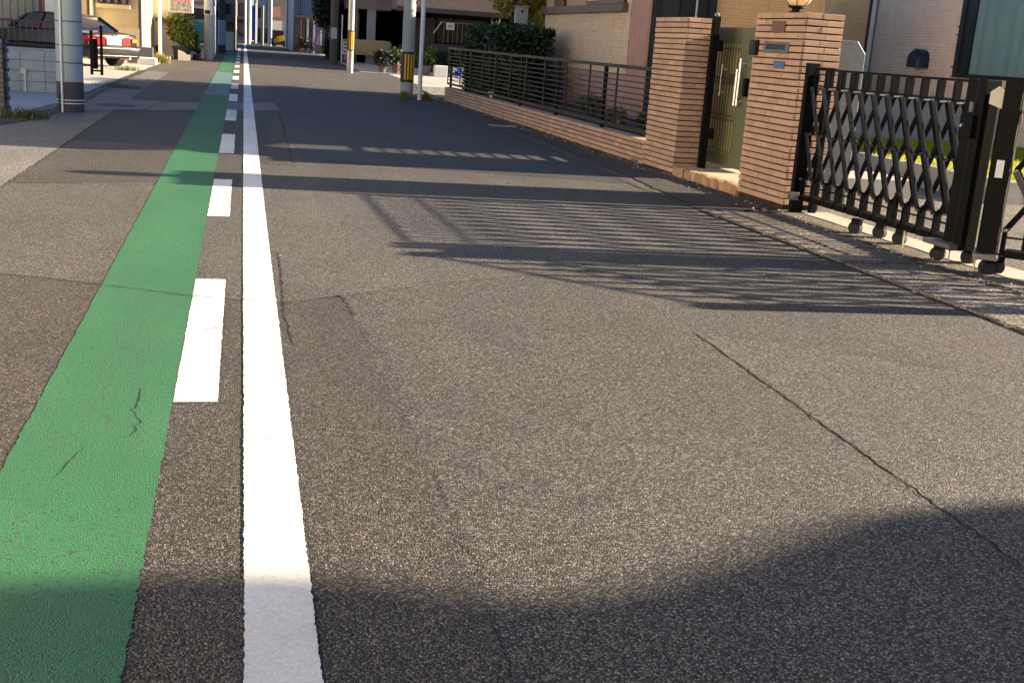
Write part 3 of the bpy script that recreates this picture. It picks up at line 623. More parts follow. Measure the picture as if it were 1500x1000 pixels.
hd = MB(); secs = []
for k in range(9):
    a = math.pi*k/8; secs.append((20.24-.21*math.cos(a), 1.60+.17*math.sin(a)))
pts = [(20.03,1.42)]+secs+[(20.45,1.42)]
hd.loft([[(12.60,y,z) for y,z in pts], [(12.42,y,z) for y,z in pts], [(12.36,20.24+(y-20.24)*.8,1.42+(z-1.42)*.82) for y,z in pts]]); hd.build('vent_hood', 'hood_blue', H, smooth=True)
# front wing near the road
MB().box(6.62,9.75,18.92,26.0,0,3.1).build('front_wing', 'siding_back', H)
siding(H, 'siding_tiles', 'siding_tan', 6.62, 19.95, 26.0, .95, 3.05, 'x', .05, 5, skip=[(20.2,26,2.02,3.1)])
siding(H, 'siding_tiles', 'siding_pink', 6.62, 19.95, 26.0, .05, .95, 'x', .09, 6)
siding(H, 'siding_tiles', 'siding_pink', 6.615, 18.95, 19.95, .05, 3.05, 'x', .07, 7)
siding(H, 'siding_tiles', 'siding_warm_lit', 18.92, 7.75, 9.75, .1, 3.05, 'y', .05, 8)
MB().box(6.50,6.60,20.1,26.05,2.03,2.17).build('window_sill', 'brown_trim', H, bevel=.005)
sh_ = MB().box(6.56,6.60,24.3,25.1,2.18,3.1).build('shutter', 'maroon_trim', H)
wf2 = MB().box(6.55,6.60,20.2,22.6,2.18,3.1).build('window_frame', 'dark_frame', H); MB().box(6.54,6.549,20.3,22.5,2.25,3.1).build('pane', 'dark_glass', wf2)
dd = MB(); dd.box(6.62,7.75,18.86,18.91,.15,3.0); dd.box(6.64,6.74,18.80,18.855,.15,3.0); dd.box(7.6,7.7,18.80,18.855,.15,3.0); dd.box(7.1,7.16,18.82,18.855,.15,3.0); en = dd.build('entrance_door', 'dark_frame', H)
MB().box(6.76,7.08,18.842,18.855,.3,2.9).build('pane', 'dark_glass', en); MB().box(7.35,7.38,18.79,18.82,1.9,2.35).build('handle', 'handle_chrome', en)
MB().box(8.5,9.9,18.6,18.9,3.0,3.15).build('canopy', 'brown_trim', H)

# garden strip behind the fence
struct(MB().box(gx(20,.24)+.1,6.55,13.7,26.2,-.01,.24).build('planting_bed', 'soil'))
hg = thing('hedge', 'dense dark green hedge rising behind the black fence', 'hedge', (5.50,25.0,.22))
hr = random.Random(21); hm_ = MB()
for i in range(24000):
    f_ = hr.random(); p = [hr.uniform(-1,1), hr.uniform(-1,1), hr.uniform(-1,1)]; k = hr.choice((0,0,1,2,2)); p[k] = math.copysign(1-abs(hr.gauss(0,.12)), hr.uniform(-1,1.0) if k != 2 else .6)
    bx, by = p[0], p[1]; bump_ = .07*math.sin(by*5+1)+.06*math.sin(bx*4+by*9)
    c_ = Vector((p[0]*.58*(1+bump_), p[1]*1.75, .72+p[2]*.70*(1+bump_)-.12*max(0, abs(p[1])-.6)))
    a = Vector((hr.gauss(0,1), hr.gauss(0,1), hr.gauss(0,1))).normalized(); b = a.cross(Vector((hr.gauss(0,1), hr.gauss(0,1), hr.gauss(0,1)))).normalized(); s_ = .085*hr.uniform(.6,1.5)
    hm_.add([c_, c_+a*s_*.45+b*s_*.28, c_+a*s_, c_+a*s_*.45-b*s_*.28], [(0,1,2,3)])
hm_.build('foliage', 'hedge_leaf', hg, fix=False)
cm_ = MB(); cm_.lathe([(.05,0),(.42,.12),(.46,.6),(.40,1.1),(.1,1.25)], n=10); cm_.v = [(x, y*3.2, z) for x, y, z in cm_.v]; cm_.build('branch_mass', 'bark', hg, smooth=True); MB().tube([(0,0,-.1),(0,.1,.8)], .05, 8).build('trunk', 'bark', hg)
MB().tube([(0,1,0),(0.1,1.1,.8)], .04, 8).build('trunk', 'bark', hg)
hg2 = thing('hedge', 'lower dark shrub filling the fence bars beside the tall hedge', 'hedge', (5.25,22.6,.2))
leaves((0,0,.40), (.42,1.0,.55), 6000, .09, 'hedge_leaf', 22, parent=hg2, shell=.3, lumps=8); MB().tube([(0,0,0),(0,.1,.5)], .03, 8).build('trunk', 'bark', hg2)
for i, (x, y, h, lab, mt_) in enumerate([(5.55,15.7,.28,'small shrub in the bed behind the fence, nearest the brick pillar','tree_leaf'),(5.5,16.8,.24,'reddish low plant in the bed behind the fence','moss_leaf'),(5.6,18.7,.35,'leafy plant at the end of the hedge behind the fence','tree_leaf'),(5.3,25.3,.4,'white flowering plant behind the far end of the fence','tree_leaf')]):
    p_ = thing('garden_plant', lab, 'plant', (x,y,.24)); leaves((0,0,h*.6),(h*.8,h,h*.7),700,.07,mt_,30+i,parent=p_,lumps=4); MB().tube([(0,0,0),(0,0,h*.7)],.01,6).build('stem','bark',p_)
    if i == 3: stuff(leaves((0,-.1,h*.8),(h*.8,h,h*.5),120,.06,'petal',38,name='flowers',parent=p_,lumps=4))
wp = thing('flower_pot', 'small pale pot standing on the low brick wall behind the fence', 'flower pot', (4.72,22.4,.305)); MB().lathe([(.04,0),(.06,.10),(.065,.1),(.065,.115),(0,.115)],n=12).build('pot','white_plastic',wp,smooth=True); leaves((0,0,.15),(.07,.07,.05),60,.04,'tree_leaf',39,parent=wp,lumps=2)
# tree by the corner of the house with a nest box
tr = thing('garden_tree', 'tree with gold and green leaves at the corner of the tiled house', 'tree', (6.75,27.2,0))
MB().tube([(0,0,0),(.05,0,1.2),(-.05,.05,2.2),(.1,0,3.3)], [.08,.07,.055,.03], 8).build('trunk','bark',tr,smooth=True)
leaves((-.35,-.5,2.5),(1.05,.9,.62),4200,.16,'gold_leaf',41,'crown',tr,lumps=12); leaves((-.15,-.7,1.85),(.40,.4,.45),1100,.15,'gold_leaf',42,'crown',tr,lumps=5); leaves((-.2,.4,2.3),(.8,.5,.9),1800,.14,'tree_leaf',43,'crown',tr,lumps=5)
for k,(x,z) in enumerate(((-.9,2.4),(.4,2.6),(-.5,3.1))): MB().tube([(0,0,1.6+.2*k),(x*.6,0,z-.3),(x,.1,z)],[.03,.02,.01],6).build('limb','bark',tr)
nb = thing('nest_box', 'pale grey nest box board hanging in the gold leaved tree', 'nest box', (6.12,26.2,1.8)); MB().box(-.14,.14,0,.16,0,.36).build('box','terrace_concrete',nb,bevel=.005); MB().tube([(0,-.003,.26),(0,-.015,.26)],.03,12).build('entrance_hole','black_band',nb); MB().box(-.17,.17,-.04,.2,.362,.385).build('box_roof','terrace_concrete',nb)
ab = thing('air_conditioner_pipe', 'curved white cable duct leaving the corner of the tiled house', 'duct', (6.55,26.3,1.6)); MB().tube([(0,0,.2),(-.15,0,.21),(-.3,0,.15),(-.42,0,.08)],.035,8).build('duct','white_plastic',ab,smooth=True)
yc = thing('yucca', 'spiky light green yucca above the dark hedge', 'plant', (6.1,28.5,.28)); MB().tube([(0,0,0),(0,0,1.25)],.06,8).build('trunk','bark',yc)
yl = MB(); r4 = random.Random(9)
for i in range(60):
    a = r4.uniform(0,6.28); e = r4.uniform(.1,1.45); l = r4.uniform(.3,.5); d = Vector((math.cos(a)*math.cos(e), math.sin(a)*math.cos(e), math.sin(e))); s_ = Vector((-math.sin(a),math.cos(a),0))*.018; b0 = Vector((0,0,1.3))
    yl.add([b0-s_,b0+s_,b0+d*l*.6+s_*.8-Vector((0,0,.02)),b0+d*l-Vector((0,0,.08)),b0+d*l*.6-s_*.8-Vector((0,0,.02))],[(0,1,2,3,4)])
yl.build('leaf_rosette','yucca_leaf',yc,fix=False)

# offscreen houses added and shaped for their shadows and bounce light
NH = thing('neighbour_house', 'unseen house just outside the right edge, its outline shaped to shade the nearest asphalt', 'house')
MB().prism([(1.80,0),(1.80,5.6),(1.45,5.7),(-3,7.4),(-9,7.4),(-13,5.6),(-12.6,5.6),(-12.6,0)], 16.5, 24, 'x').build('wall', 'beige_wall', NH)
nk = MB().prism([(1.0,0),(2.42,0),(2.45,4.62),(2.36,4.80),(2.08,4.97),(1.86,5.12),(1.2,5.2)], 16.6, 17.1, 'x').build('shadow_profile', 'beige_wall', NH)  # stepped slab, cut to shape the foreground shadow edge
MB().prism([(1.4,6.0),(1.98,5.7),(2.02,5.48),(1.92,5.34),(1.3,5.2)], 16.3, 16.95, 'x').build('shadow_eave', 'roof_tile', NH)  # out-of-view overhang that finishes the same shadow outline
SH = thing('unseen_shade_house', 'unseen house added behind the tiled house to shade the road beyond the sunny strip', 'house')
MB().box(14.2,21,43.2,51.5,0,6.6).build('wall', 'beige_wall', SH); MB().prism([(43,6.6),(51.7,6.6),(47.3,8.0)], 14, 21.2, 'x').build('roof', 'roof_tile', SH)  # added for its shade on the road and garage front
OH = thing('unseen_bounce_house', 'unseen pale house added outside the left edge to bounce sunlight', 'house')
MB().box(-16,-7.5,-14,15,0,6.2).build('wall', 'bounce_wall', OH); MB().prism([(-16.5,6.2),(-7,6.2),(-11.7,8.4)], -14.5, 15.4, 'y').build('roof', 'roof_tile', OH)  # unseen walls added to bounce warm light across the street
for k in range(5): MB().box(-7.49,-7.44,-11+5*k,-9.2+5*k,.9,2.3).build('window', 'dark_glass', OH)

# ------------------------------------------------------------------ left side
LB = thing('dark_brick_wall', 'end of a dark narrow brick wall at the left edge', 'wall', (-3.34,16.3,0))
MB().box(.01,.33,.01,.28,0,.98).build('mortar_core','brick_mortar',LB)
pm('dark_brick', (.10,.085,.085), .8, .25, 9, .5, .003, fine=100, rand=.2)
db = MB().box(0,.17,0,.1,0,.052).mesh('brick','dark_brick')
for c in range(16):
    for k in range(2): inst('brick', db, LB, (-.005+.172*k if c%2 else -.005+.172*k, rnd.uniform(-.004,.004), c*.061))
db2 = MB().box(0,.02,0,.2,0,.052).mesh('brick','dark_brick')
for c in range(16):
    for k in range(1): inst('brick', db2, LB, (.325, .11+.204*k+(.1 if c%2 else 0), c*.061))
BW = thing('block_wall', 'grey concrete block wall in shade below the thin railing', 'block wall', (-7.2,21.5,0))
MB().box(0,4.2,.02,.13,0,.70).build('mortar_core','brick_mortar',BW)
blk = [MB().box(0,.385,0,.14,0,.168).mesh('block','block_concrete') for _ in range(2)]
for c in range(4):
    for k in range(11):
        o_ = inst('block', blk[k%2], BW, (.0+.392*k-(0), rnd.uniform(-.003,.003), .005+c*.176))
MB().box(-.01,4.32,-.005,.15,.705,.735).build('coping','block_concrete',BW,bevel=.004)
eb = thing('outlet_box', 'small cream outlet box with conduit on the concrete block wall', 'outlet box', (-3.62,21.49,0)); MB().box(-.05,.05,-.06,0,.30,.40).build('box','cream_wall',eb,bevel=.006); MB().tube([(.02,-.03,0),(.02,-.03,.30)],.014,6).build('conduit','white_plastic',eb)
RL = thing('railing', 'dark railing with thin upright bars above the concrete block wall', 'railing', (-7.2,21.9,0))
MB().box(0,4.3,-.02,.02,1.15,1.19).build('top_rail','maroon_trim',RL); MB().box(0,4.3,-.02,.02,.80,.84).build('bottom_rail','black_metal',RL)
rb_ = MB().box(-.008,.008,-.008,.008,.78,1.16).mesh('railing_bar','brown_trim')
for k in range(44): inst('railing_bar', rb_, RL, (.05+.098*k,0,0))
struct(MB().poly([(-9,17.4),(-2.95,16.6),(-2.62,21.4),(-9,21.5)], .006).build('left_apron','terrace_concrete'))
struct(MB().poly([(-9,21.7),(-3.05,21.7),(-2.62,22.6),(-2.6,33),(-2.5,40),(-9,40)], .006).build('left_parking','pale_concrete'))
sheet('left_kerb_strip',[(-2.95,14.5),(-2.55,16),(-2.42,19),(-2.5,24),(-2.45,33),(-2.62,33),(-2.7,24),(-2.65,17.8),(-3.1,16.2)],.010,'gutter_dirt',.012,.1,9)

def pole(name, label, x, y, r0, mat, h=9, cat='utility pole', group='utility poles along the street'):
    t = thing(name, label, cat, (x,y,0), 0, group); MB().tube([(0,0,0),(0,0,h)], [r0, r0*.72], 24).build('shaft', mat, t, smooth=True); return t
def band(t, r, z0, z1, mat, name): return MB().tube([(0,0,z0),(0,0,z1)], [r,r], 24).build(name, mat, t, smooth=True)
LP = pole('utility_pole', 'thick pole wrapped in pale sheeting with a dark foot, beside the block wall', -2.36, 17.6, .172, 'pole_concrete', 9)
band(LP, .182, .0, .42, 'pole_dark', 'dark_foot'); band(LP, .180, .422, 1.66, 'pole_wrap', 'wrap'); band(LP, .181, 1.70, 2.6, 'pole_wrap', 'wrap')
for z in (.68,.92,1.24): band(LP, .1835, z-.007, z+.007, 'pole_dark', 'strap')
for z in (.125,.17): band(LP, .187, z-.006, z+.006, 'white_plastic', 'cable_tie')
MB().tube([(-.085,-.175,0),(-.085,-.178,2.6)], .016, 8).build('conduit', 'white_plastic', LP, smooth=True); MB().tube([(-.13,-.15,0),(-.13,-.155,.25)], .012, 8).build('conduit', 'pole_dark', LP)
MB().box(-.16,-.04,-.235,-.17,1.66,1.74).build('clamp','pole_dark',LP)
YP = pole('utility_pole', 'concrete pole with black and yellow guard beside a thin white pipe post', 3.60, 26.3, .145, 'pole_concrete', 9)
band(YP, .152, .36, 1.02, 'black_band', 'guard_sleeve')
for a in (-118,-92,-66,-40): aa = R(a); MB().bar((.154*math.cos(aa),.154*math.sin(aa),.42),(.154*math.cos(aa),.154*math.sin(aa),.97),.006,.036,(math.cos(aa),math.sin(aa),0)).build('yellow_stripe','yellow_stripe',YP)
YQ = pole('utility_pole', 'steel pole with black and yellow guard in front of the tan barrier', 3.62, 41.0, .115, 'pole_steel', 9)
band(YQ, .122, .75, 1.42, 'black_band', 'guard_sleeve')
for a in (-110,-78,-46): aa = R(a); MB().bar((.124*math.cos(aa),.124*math.sin(aa),.78),(.124*math.cos(aa),.124*math.sin(aa),1.38),.006,.04,(math.cos(aa),math.sin(aa),0)).build('yellow_stripe','yellow_stripe',YQ)
WPp = thing('pipe_post', 'thin white pipe post right beside the yellow striped concrete pole', 'post', (3.84,25.9,0)); MB().tube([(0,0,0),(0,0,6)], .048, 14).build('pipe','white_plastic',WPp,smooth=True)
for i,(x,y) in enumerate(((3.52,26.0),(4.02,26.1))):
    stuff(tag(leaves((x,y,.05),(.15,.14,.15),1500,.035,'gold_leaf',50+i,'moss',lumps=5), ('yellow green moss clump on the left of the striped concrete pole','yellow green moss clump on the right of the white pipe post')[i],'moss'))
SP = pole('utility_pole', 'grey pole with white paper posters near the shop bush', -1.22, 45.6, .155, 'pole_concrete', 9)
band(SP, .16, 1.62, 2.9, 'white_plastic', 'poster'); MB().box(-.13,.06,-.172,-.166,1.66,1.79).build('black_notice','black_band',SP)
for k,ch in enumerate('りうく'): text(ch, .17, 'text_black', SP, (.02,-.168,2.75-.22*k-.1), (R(90),0,0))
band(SP, .158, 1.55, 1.575, 'pole_steel', 'strap')
BP = pole('utility_pole', 'blue grey pole behind the postered pole', -.92, 57, .17, 'pole_dark', 9); band(BP,.178,.4,1.5,'pole_wrap','wrap')
DP = pole('utility_pole', 'dark pole with a torn poster beside the dark tree', 3.72, 50, .17, 'pole_dark', 9); MB().box(-.15,.1,-.185,-.178,1.05,1.5).build('poster','terrace_concrete',DP)
GP = thing('gate_post_frame', 'black narrow steel frame post at the parking lot of the sedan', 'post', (-3.28,28.9,0)); 
for x in (-.11,.11): MB().box(x-.03,x+.03,-.03,.03,0,1.12 if x>0 else 1.0).build('upright','black_metal',GP)
MB().box(-.08,.08,-.02,.02,.08,.12).build('rung','black_metal',GP); MB().box(-.08,.08,-.015,.015,.83,.87).build('rung','grey_metal',GP); MB().box(-.075,.03,-.012,.012,.14,.82).build('panel','black_metal',GP)

# parked sedan
C = thing('parked_car', 'dark glossy sedan parked nose-in with red tail lights towards the street', 'car', (-3.36,33.5,0), R(44))
def sec(y, hw, zb, zt, crown=.04):
    return [(-hw*.92,y,zb),(-hw,y,zb+.12),(-hw,y,zb+(zt-zb)*.6),(-hw*.95,y,zt-.03),(-hw*.7,y,zt),(0,y,zt+crown*.5),(hw*.7,y,zt),(hw*.95,y,zt-.03),(hw,y,zb+(zt-zb)*.6),(hw,y,zb+.12),(hw*.92,y,zb)]
MB().loft([sec(0,.76,.36,.80),sec(.06,.82,.27,.90),(sec(.5,.86,.24,.93)),sec(1.0,.87,.22,.93),sec(2.2,.87,.2,.90),sec(3.3,.87,.2,.88),sec(4.2,.84,.24,.80),sec(4.6,.76,.28,.70),sec(4.7,.66,.36,.62)]).build('body','car_paint',C,smooth=True)
def gsec(y, hb, ht, zb, zt): return [(-hb,y,zb),(-ht,y,zt),(-ht*.8,y,zt+.02),(ht*.8,y,zt+.02),(ht,y,zt),(hb,y,zb)]
MB().loft([gsec(.75,.70,.68,.92,.925),gsec(1.35,.74,.58,.92,1.26),gsec(1.6,.75,.56,.91,1.30),gsec(2.6,.75,.56,.90,1.31),gsec(2.85,.75,.58,.90,1.27),gsec(3.6,.72,.68,.88,.885)]).build('windows','car_glass',C,smooth=True)
MB().loft([[(-.57,y,z),(-.52,y,z+.022),(0,y,z+.035),(.52,y,z+.022),(.57,y,z)] for y,z in ((1.33,1.265),(1.6,1.312),(2.1,1.33),(2.6,1.322),(2.88,1.27))]).build('roof','car_paint',C,smooth=True)
for s in (-1,1):
    MB().bar((s*.745,.76,.93),(s*.59,1.36,1.275),.05,.07,(1,0,0)).build('pillar','car_paint',C); MB().bar((s*.745,2.15,.92),(s*.575,2.12,1.31),.04,.06,(1,0,0)).build('pillar','car_paint',C); MB().bar((s*.735,3.55,.89),(s*.59,2.86,1.275),.04,.05,(1,0,0)).build('pillar','car_paint',C)
    tl = MB().loft([[(s*.30,-.02,.60),(s*.28,-.02,.81),(s*.79,.02,.81),(s*.79,.02,.60)],[(s*.30,.03,.60),(s*.28,.03,.82),(s*.872,.28,.82),(s*.872,.28,.60)]]).build('tail_light','tail_red',C); MB().box(min(s*.60,s*.76),max(s*.60,s*.76),-.03,.02,.68,.77).build('amber_lens','tail_amber',tl)
    MB().box(min(s*.86,s*1.0),max(s*.86,s*1.0),3.0,3.1,.92,1.03).build('mirror','car_paint',C,bevel=.02)
    for yy in (.95,3.75):
        wh = MB().tube([(s*.66,yy,.31),(s*.885,yy,.31)],.31,24).build('wheel','rubber',C,smooth=True); MB().tube([(s*.886,yy,.31),(s*.90,yy,.31)],.20,16).build('rim','chrome',wh,smooth=True)
MB().box(-.24,.24,-.035,-.012,.60,.76).build('number_plate','plate_white',C,bevel=.004); MB().box(-.30,.30,-.04,-.012,.785,.81).build('trunk_trim','chrome',C)
MB().loft([sec(-.10,.74,.30,.55,0),sec(-.07,.83,.26,.57,0),sec(.25,.885,.26,.57,0)]).build('rear_bumper','car_paint',C,smooth=True)
MB().box(-.78,.78,-.112,-.098,.51,.528).build('bumper_trim','chrome',C); MB().box(-.70,.70,-.108,-.098,.315,.328).build('bumper_trim','chrome',C)
MB().tube([(.45,-.11,.26),(.45,.3,.26)],.03,10).build('exhaust','chrome',C); MB().tube([(0,.95,.945),(0,.98,1.0)],.006,5).build('antenna','black_metal',C)
MB().lathe([(0,0),(.04,.0),(.04,.008),(0,.01)],(0,0,0),12).build('badge','chrome',C,loc=(0,-.0,.85))
MB().box(.12,.5,-.004,.003,.855,.87).build('lettering','chrome',C)

# beige house behind the car
L1 = thing('beige_house', 'beige house with brown downpipes behind the parked sedan', 'house')
MB().box(-12,-3.15,39.2,45.2,0,6).build('wall','beige_wall',L1); MB().box(-3.9,-3.15,39.0,39.19,0,1.02).build('low_panel','beige_wall',L1)
for x,m,r_ in ((-3.12,'dark_frame',.05),(-4.55,'white_plastic',.06),(-4.66,'maroon_trim',.04)): MB().tube([(x,39.1,0),(x,39.1,5)],r_,8).build('downpipe',m,L1,smooth=True)
wb = MB().box(-4.35,-3.45,38.95,39.15,1.72,3.0).build('window_grille','dark_frame',L1)
for k in range(4): MB().box(-4.3+.22*k,-4.2+.22*k,38.88,38.94,1.74,3).build('slat','brown_trim',wb)
MB().box(-4.4,-3.4,38.85,39.15,1.58,1.70).build('window_ledge','beige_wall',L1)
L1b = thing('cream_house', 'cream house with vertical panels and maroon post above the block wall', 'house')
MB().box(-14,-5.05,36.2,39.1,0,6).build('wall','cream_wall',L1b)
for k in range(9): MB().box(-7.5+.2*k,-7.4+.2*k,36.14,36.19,.3,3.2).build('wall_panel','beige_wall',L1b)
for x in (-5.55,-7.0): MB().box(x-.05,x+.05,36.0,36.13,0,4).build('post','maroon_trim',L1b)
MB().box(-5.45,-5.1,36.05,36.19,.5,3).build('white_panel','white_plastic',L1b)
for i,(x,y,s_,m,lab) in enumerate([(-6.1,24.5,.35,'moss_leaf','pale potted grasses behind the railing, left one'),(-5.2,24.2,.3,'bush_leaf','yellow green plant behind the railing over the block wall'),(-6.7,25.2,.3,'gold_leaf','golden plant at the far left behind the railing')]):
    p_=thing('garden_plant',lab,'plant',(x,y,0)); leaves((0,0,s_*2.2),(s_*.7,s_*.7,s_*1.1),500,.07,m,60+i,parent=p_,lumps=4); MB().tube([(0,0,0),(0,0,s_*2)],.02,6).build('stem','bark',p_)
# wall pieces, post, pots and shop
WL = thing('white_house', 'white rendered house wall beyond the beige house', 'house'); MB().box(-9,-2.35,45.25,47.3,0,6).build('wall','white_wall',WL); MB().box(-3.05,-2.6,45.0,45.24,1.28,1.42).build('ledge','brown_trim',WL)
wpp = thing('pipe_post', 'white grey post standing on a concrete foot before the white house', 'post', (-2.82,43.6,0)); MB().tube([(0,0,.08),(0,0,3.4)],.06,12).build('pipe','white_plastic',wpp,smooth=True); MB().box(-.3,.35,-.15,.15,0,.08).build('foot','pale_concrete',wpp,bevel=.01)
cr = thing('white_crate', 'white slanted board leaning at the potted bush', 'board', (-2.2,43.4,0)); MB().prism([(0,0),(.42,0),(.42,.22),(.3,.2),(.22,.28),(0,.36)],0,.04,'y').build('board','white_plastic',cr)
cr2 = thing('white_bin', 'white plastic bin lying behind the sedan', 'bin', (-2.75,37.2,0)); MB().box(-.3,.25,-.2,.2,.0,.22).build('bin','white_plastic',cr2,bevel=.04)
cr3 = thing('dark_tub', 'dark grey tub beside the white plastic bin', 'tub', (-2.95,37.9,0)); MB().box(-.45,.3,-.2,.2,.0,.5).build('tub','grey_metal',cr3,bevel=.02)
bs_ = thing('potted_bush', 'leafy yellow green bush in a dark pot before the shop', 'bush', (-2.12,44.6,0)); MB().lathe([(.26,0),(.34,.42),(.36,.42),(.36,.46),(0,.46)],n=16).build('pot','dark_wall',bs_,smooth=True)
leaves((-.08,-.05,.98),(.66,.5,.66),4200,.13,'bush_leaf',71,parent=bs_,lumps=9); leaves((.3,.1,.75),(.35,.3,.45),900,.12,'tree_leaf',72,parent=bs_,lumps=4); MB().tube([(0,0,.4),(0,0,.9)],.03,6).build('stem','bark',bs_)
for i,(x,y,lab) in enumerate([(-1.62,45.0,'small plant in a maroon pot below the shop window'),(-3.0,44.4,'small maroon planter at the white house wall')]):
    p_=thing('flower_pot',lab,'flower pot',(x,y,0)); MB().lathe([(.12,0),(.15,.2),(0,.2)],n=12).build('pot','maroon_trim',p_,smooth=True); leaves((.05,0,.35),(.2,.15,.16),260,.07,'dark_leaf',73+i,parent=p_,lumps=3)
SHP = thing('shop_building', 'small shop with a dark display window and corrugated upper front', 'shop'); MB().box(-8,-1.12,47.4,54,0,.36).build('base_wall','cream_wall',SHP); MB().box(-8,-1.12,47.4,54,.36,2.02).build('wall','white_wall',SHP); MB().box(-8,-1.1,47.35,54.1,2.04,6).build('upper_wall','corrugated',SHP)
for k in range(12): MB().box(-2.35+.11*k,-2.31+.11*k,47.31,47.345,2.1,5).build('rib','corrugated',SHP)
MB().box(-2.4,-1.1,47.2,47.345,2.02,2.12).build('fascia','terracotta',SHP)
sw = MB().box(-2.32,-1.25,47.33,47.39,.58,1.85).build('display_window','dark_frame',SHP)
MB().box(-2.26,-1.96,47.32,47.329,.64,1.8).build('pane','dark_glass',sw); MB().box(-1.88,-1.32,47.32,47.329,.64,1.45).build('pane','curtained_glass',sw)
MB().box(-1.9,-1.45,47.305,47.318,1.26,1.34).build('green_band','sign_emerald',sw); MB().box(-1.8,-1.45,47.305,47.318,1.02,1.255).build('blue_panel','sign_blue',sw); MB().box(-1.9,-1.45,47.305,47.318,.94,1.015).build('green_band','sign_emerald',sw)
MB().box(-1.9,-1.2,47.26,47.32,.5,.57).build('window_sill','white_plastic',SHP); MB().box(-2.0,-1.2,47.36,47.395,.37,.5).build('plinth','terrace_concrete',SHP)
SG = thing('shop_sign', 'white rounded shop sign with magenta and green lettering', 'sign', (-2.12,43.9,0)); MB().box(-.43,.43,0,.16,1.62,2.9).build('sign_box','white_plastic',SG,bevel=.05); MB().box(-.38,.38,-.008,-.001,1.67,2.85).build('sign_face','plate_white',SG)
text('ROSS', .27, 'magenta', SG, (0,-.012,2.05), (R(90),0,0)); text('うさやら', .19, 'sign_green', SG, (0,-.012,1.86), (R(90),0,0)); text('ひのまてーのもり', .095, 'text_black', SG, (0,-.012,1.72), (R(90),0,0))
MB().tube([(-.3,.1,2.9),(-.3,.1,4.5)],.03,8).build('sign_post','grey_metal',SG)

# ------------------------------------------------------------------ far left and end of the street
FARG = 'buildings closing the far end of the street'
def building(label, x0, x1, y0, y1, h, mat, roof='roof_tile', wins=(), cat='building', side=-1, group=FARG, trim=None):
    t = thing('far_building', label, cat, (0,0,0), 0, group); MB().box(x0,x1,y0,y1,0,h).build('wall',mat,t); MB().box(x0-.2,x1+.2,y0-.3,y1,h,h+.25).build('roof',roof,t)
    for (a,b,z0,z1,m) in wins:
        wnd = MB().box(a,b,y0-.07,y0-.005,z0,z1).build('window','dark_frame',t); MB().box(a+.05,b-.05,y0-.085,y0-.072,z0+.05,z1-.05).build('pane',m,wnd)
    return t
b1 = building('low grey house with pale garden wall beyond the blue grey pole', -6,-.35,66,74,5.5,'mauve_wall',wins=[(-1.4,-.6,1.6,2.4,'dark_glass')])
MB().box(-1.0,-.45,65.2,65.4,0,.95).build('garden_wall','cream_wall',b1); MB().box(-1.0,-.4,65.0,65.9,1.45,1.85).build('porch_roof','roof_tile',b1); MB().box(-.85,-.45,65.6,65.9,.96,1.4).build('shutter','brown_wood',b1)
b2 = building('brown shuttered shop with salmon wall at the end of the street', -.45,.7,98,106,6,'pink_sign',wins=[(-.3,.25,.5,1.6,'dark_glass'),(-.35,.3,2.1,3,'dark_glass')])
MB().box(-.4,.3,97.3,97.95,1.5,1.8).build('awning','maroon_trim',b2); MB().box(-.45,.35,97.0,97.6,0,.18).build('step','pale_concrete',b2)
b3 = building('narrow teal clad building at the end of the street', .95,2.0,96,104,7,'teal_wall',wins=[(1.2,1.6,2,2.7,'dark_glass'),(1.1,1.9,.2,1.2,'dark_glass')])
b4 = building('low dark garage with a white panel above its door', 2.0,3.3,95,102,4.2,'mauve_wall',wins=[(2.15,3.15,.0,1.1,'dark_glass')])
MB().box(2.2,3.0,94.85,94.94,1.15,1.85).build('white_panel','white_plastic',b4); MB().box(2.1,2.9,94.7,94.8,2.1,2.9).build('salmon_panel','pink_sign',b4)
b5 = building('blue corrugated metal house on the right of the far street', 2.95,9,72,86,6.5,'blue_metal')
MB().box(2.90,9.05,71.2,71.95,2.0,2.12).build('canopy','roof_tile',b5)
for k in range(14): MB().box(3.0+.12*k,3.05+.12*k,71.9,71.95,2.2,6).build('rib','blue_metal',b5)
for k,(x,m) in enumerate(((3.15,'brown_wood'),(3.32,'mauve_wall'),(3.48,'brown_wood'),(3.72,'white_plastic'),(4.1,'white_plastic'),(4.3,'cream_wall'),(4.5,'white_plastic'))): MB().box(x,x+.13,71.8,71.94,.5,1.98).build('door_panel',m,b5)
MB().box(3.0,5,71.5,71.9,.0,.48).build('plinth','dark_wall',b5)
b6 = building('dark low wall and garage right behind the dark tree', 4.5,9,58,66,5.5,'dark_wall')
for i,(x,y,z1,r_,m,lab) in enumerate([(-.42,72,2.9,.09,'white_plastic','white post with an orange band at the far road end, leftmost'),(.22,93,4,.09,'white_plastic','slim white post at the street end, right of the salmon shop'),(.52,92,4.5,.13,'cream_wall','thick cream post at the street end'),(2.02,88,5,.07,'white_plastic','tall thin white post before the dark garage'),(1.85,88,3.4,.05,'white_plastic','thinner white post left of the tall white post'),(1.05,94,5,.06,'pole_steel','steel pipe post by the teal building'),(1.45,90,3,.11,'grey_metal','grey roadside post in front of the teal building'),(2.85,80,4,.06,'pole_steel','steel post at the corner of the blue metal house')]):
    t = thing('street_post', lab, 'post', (x,y,0), 0, 'thin posts at the far end of the street'); MB().tube([(0,0,0),(0,0,z1)],r_,10).build('shaft',m,t,smooth=True)
    if i == 0: MB().tube([(0,0,1.55),(0,0,1.8)],.095,10).build('orange_band','yellow_paint',t); MB().box(-.14,.14,-.11,-.1,1.85,2.6).build('white_plate','white_plastic',t)
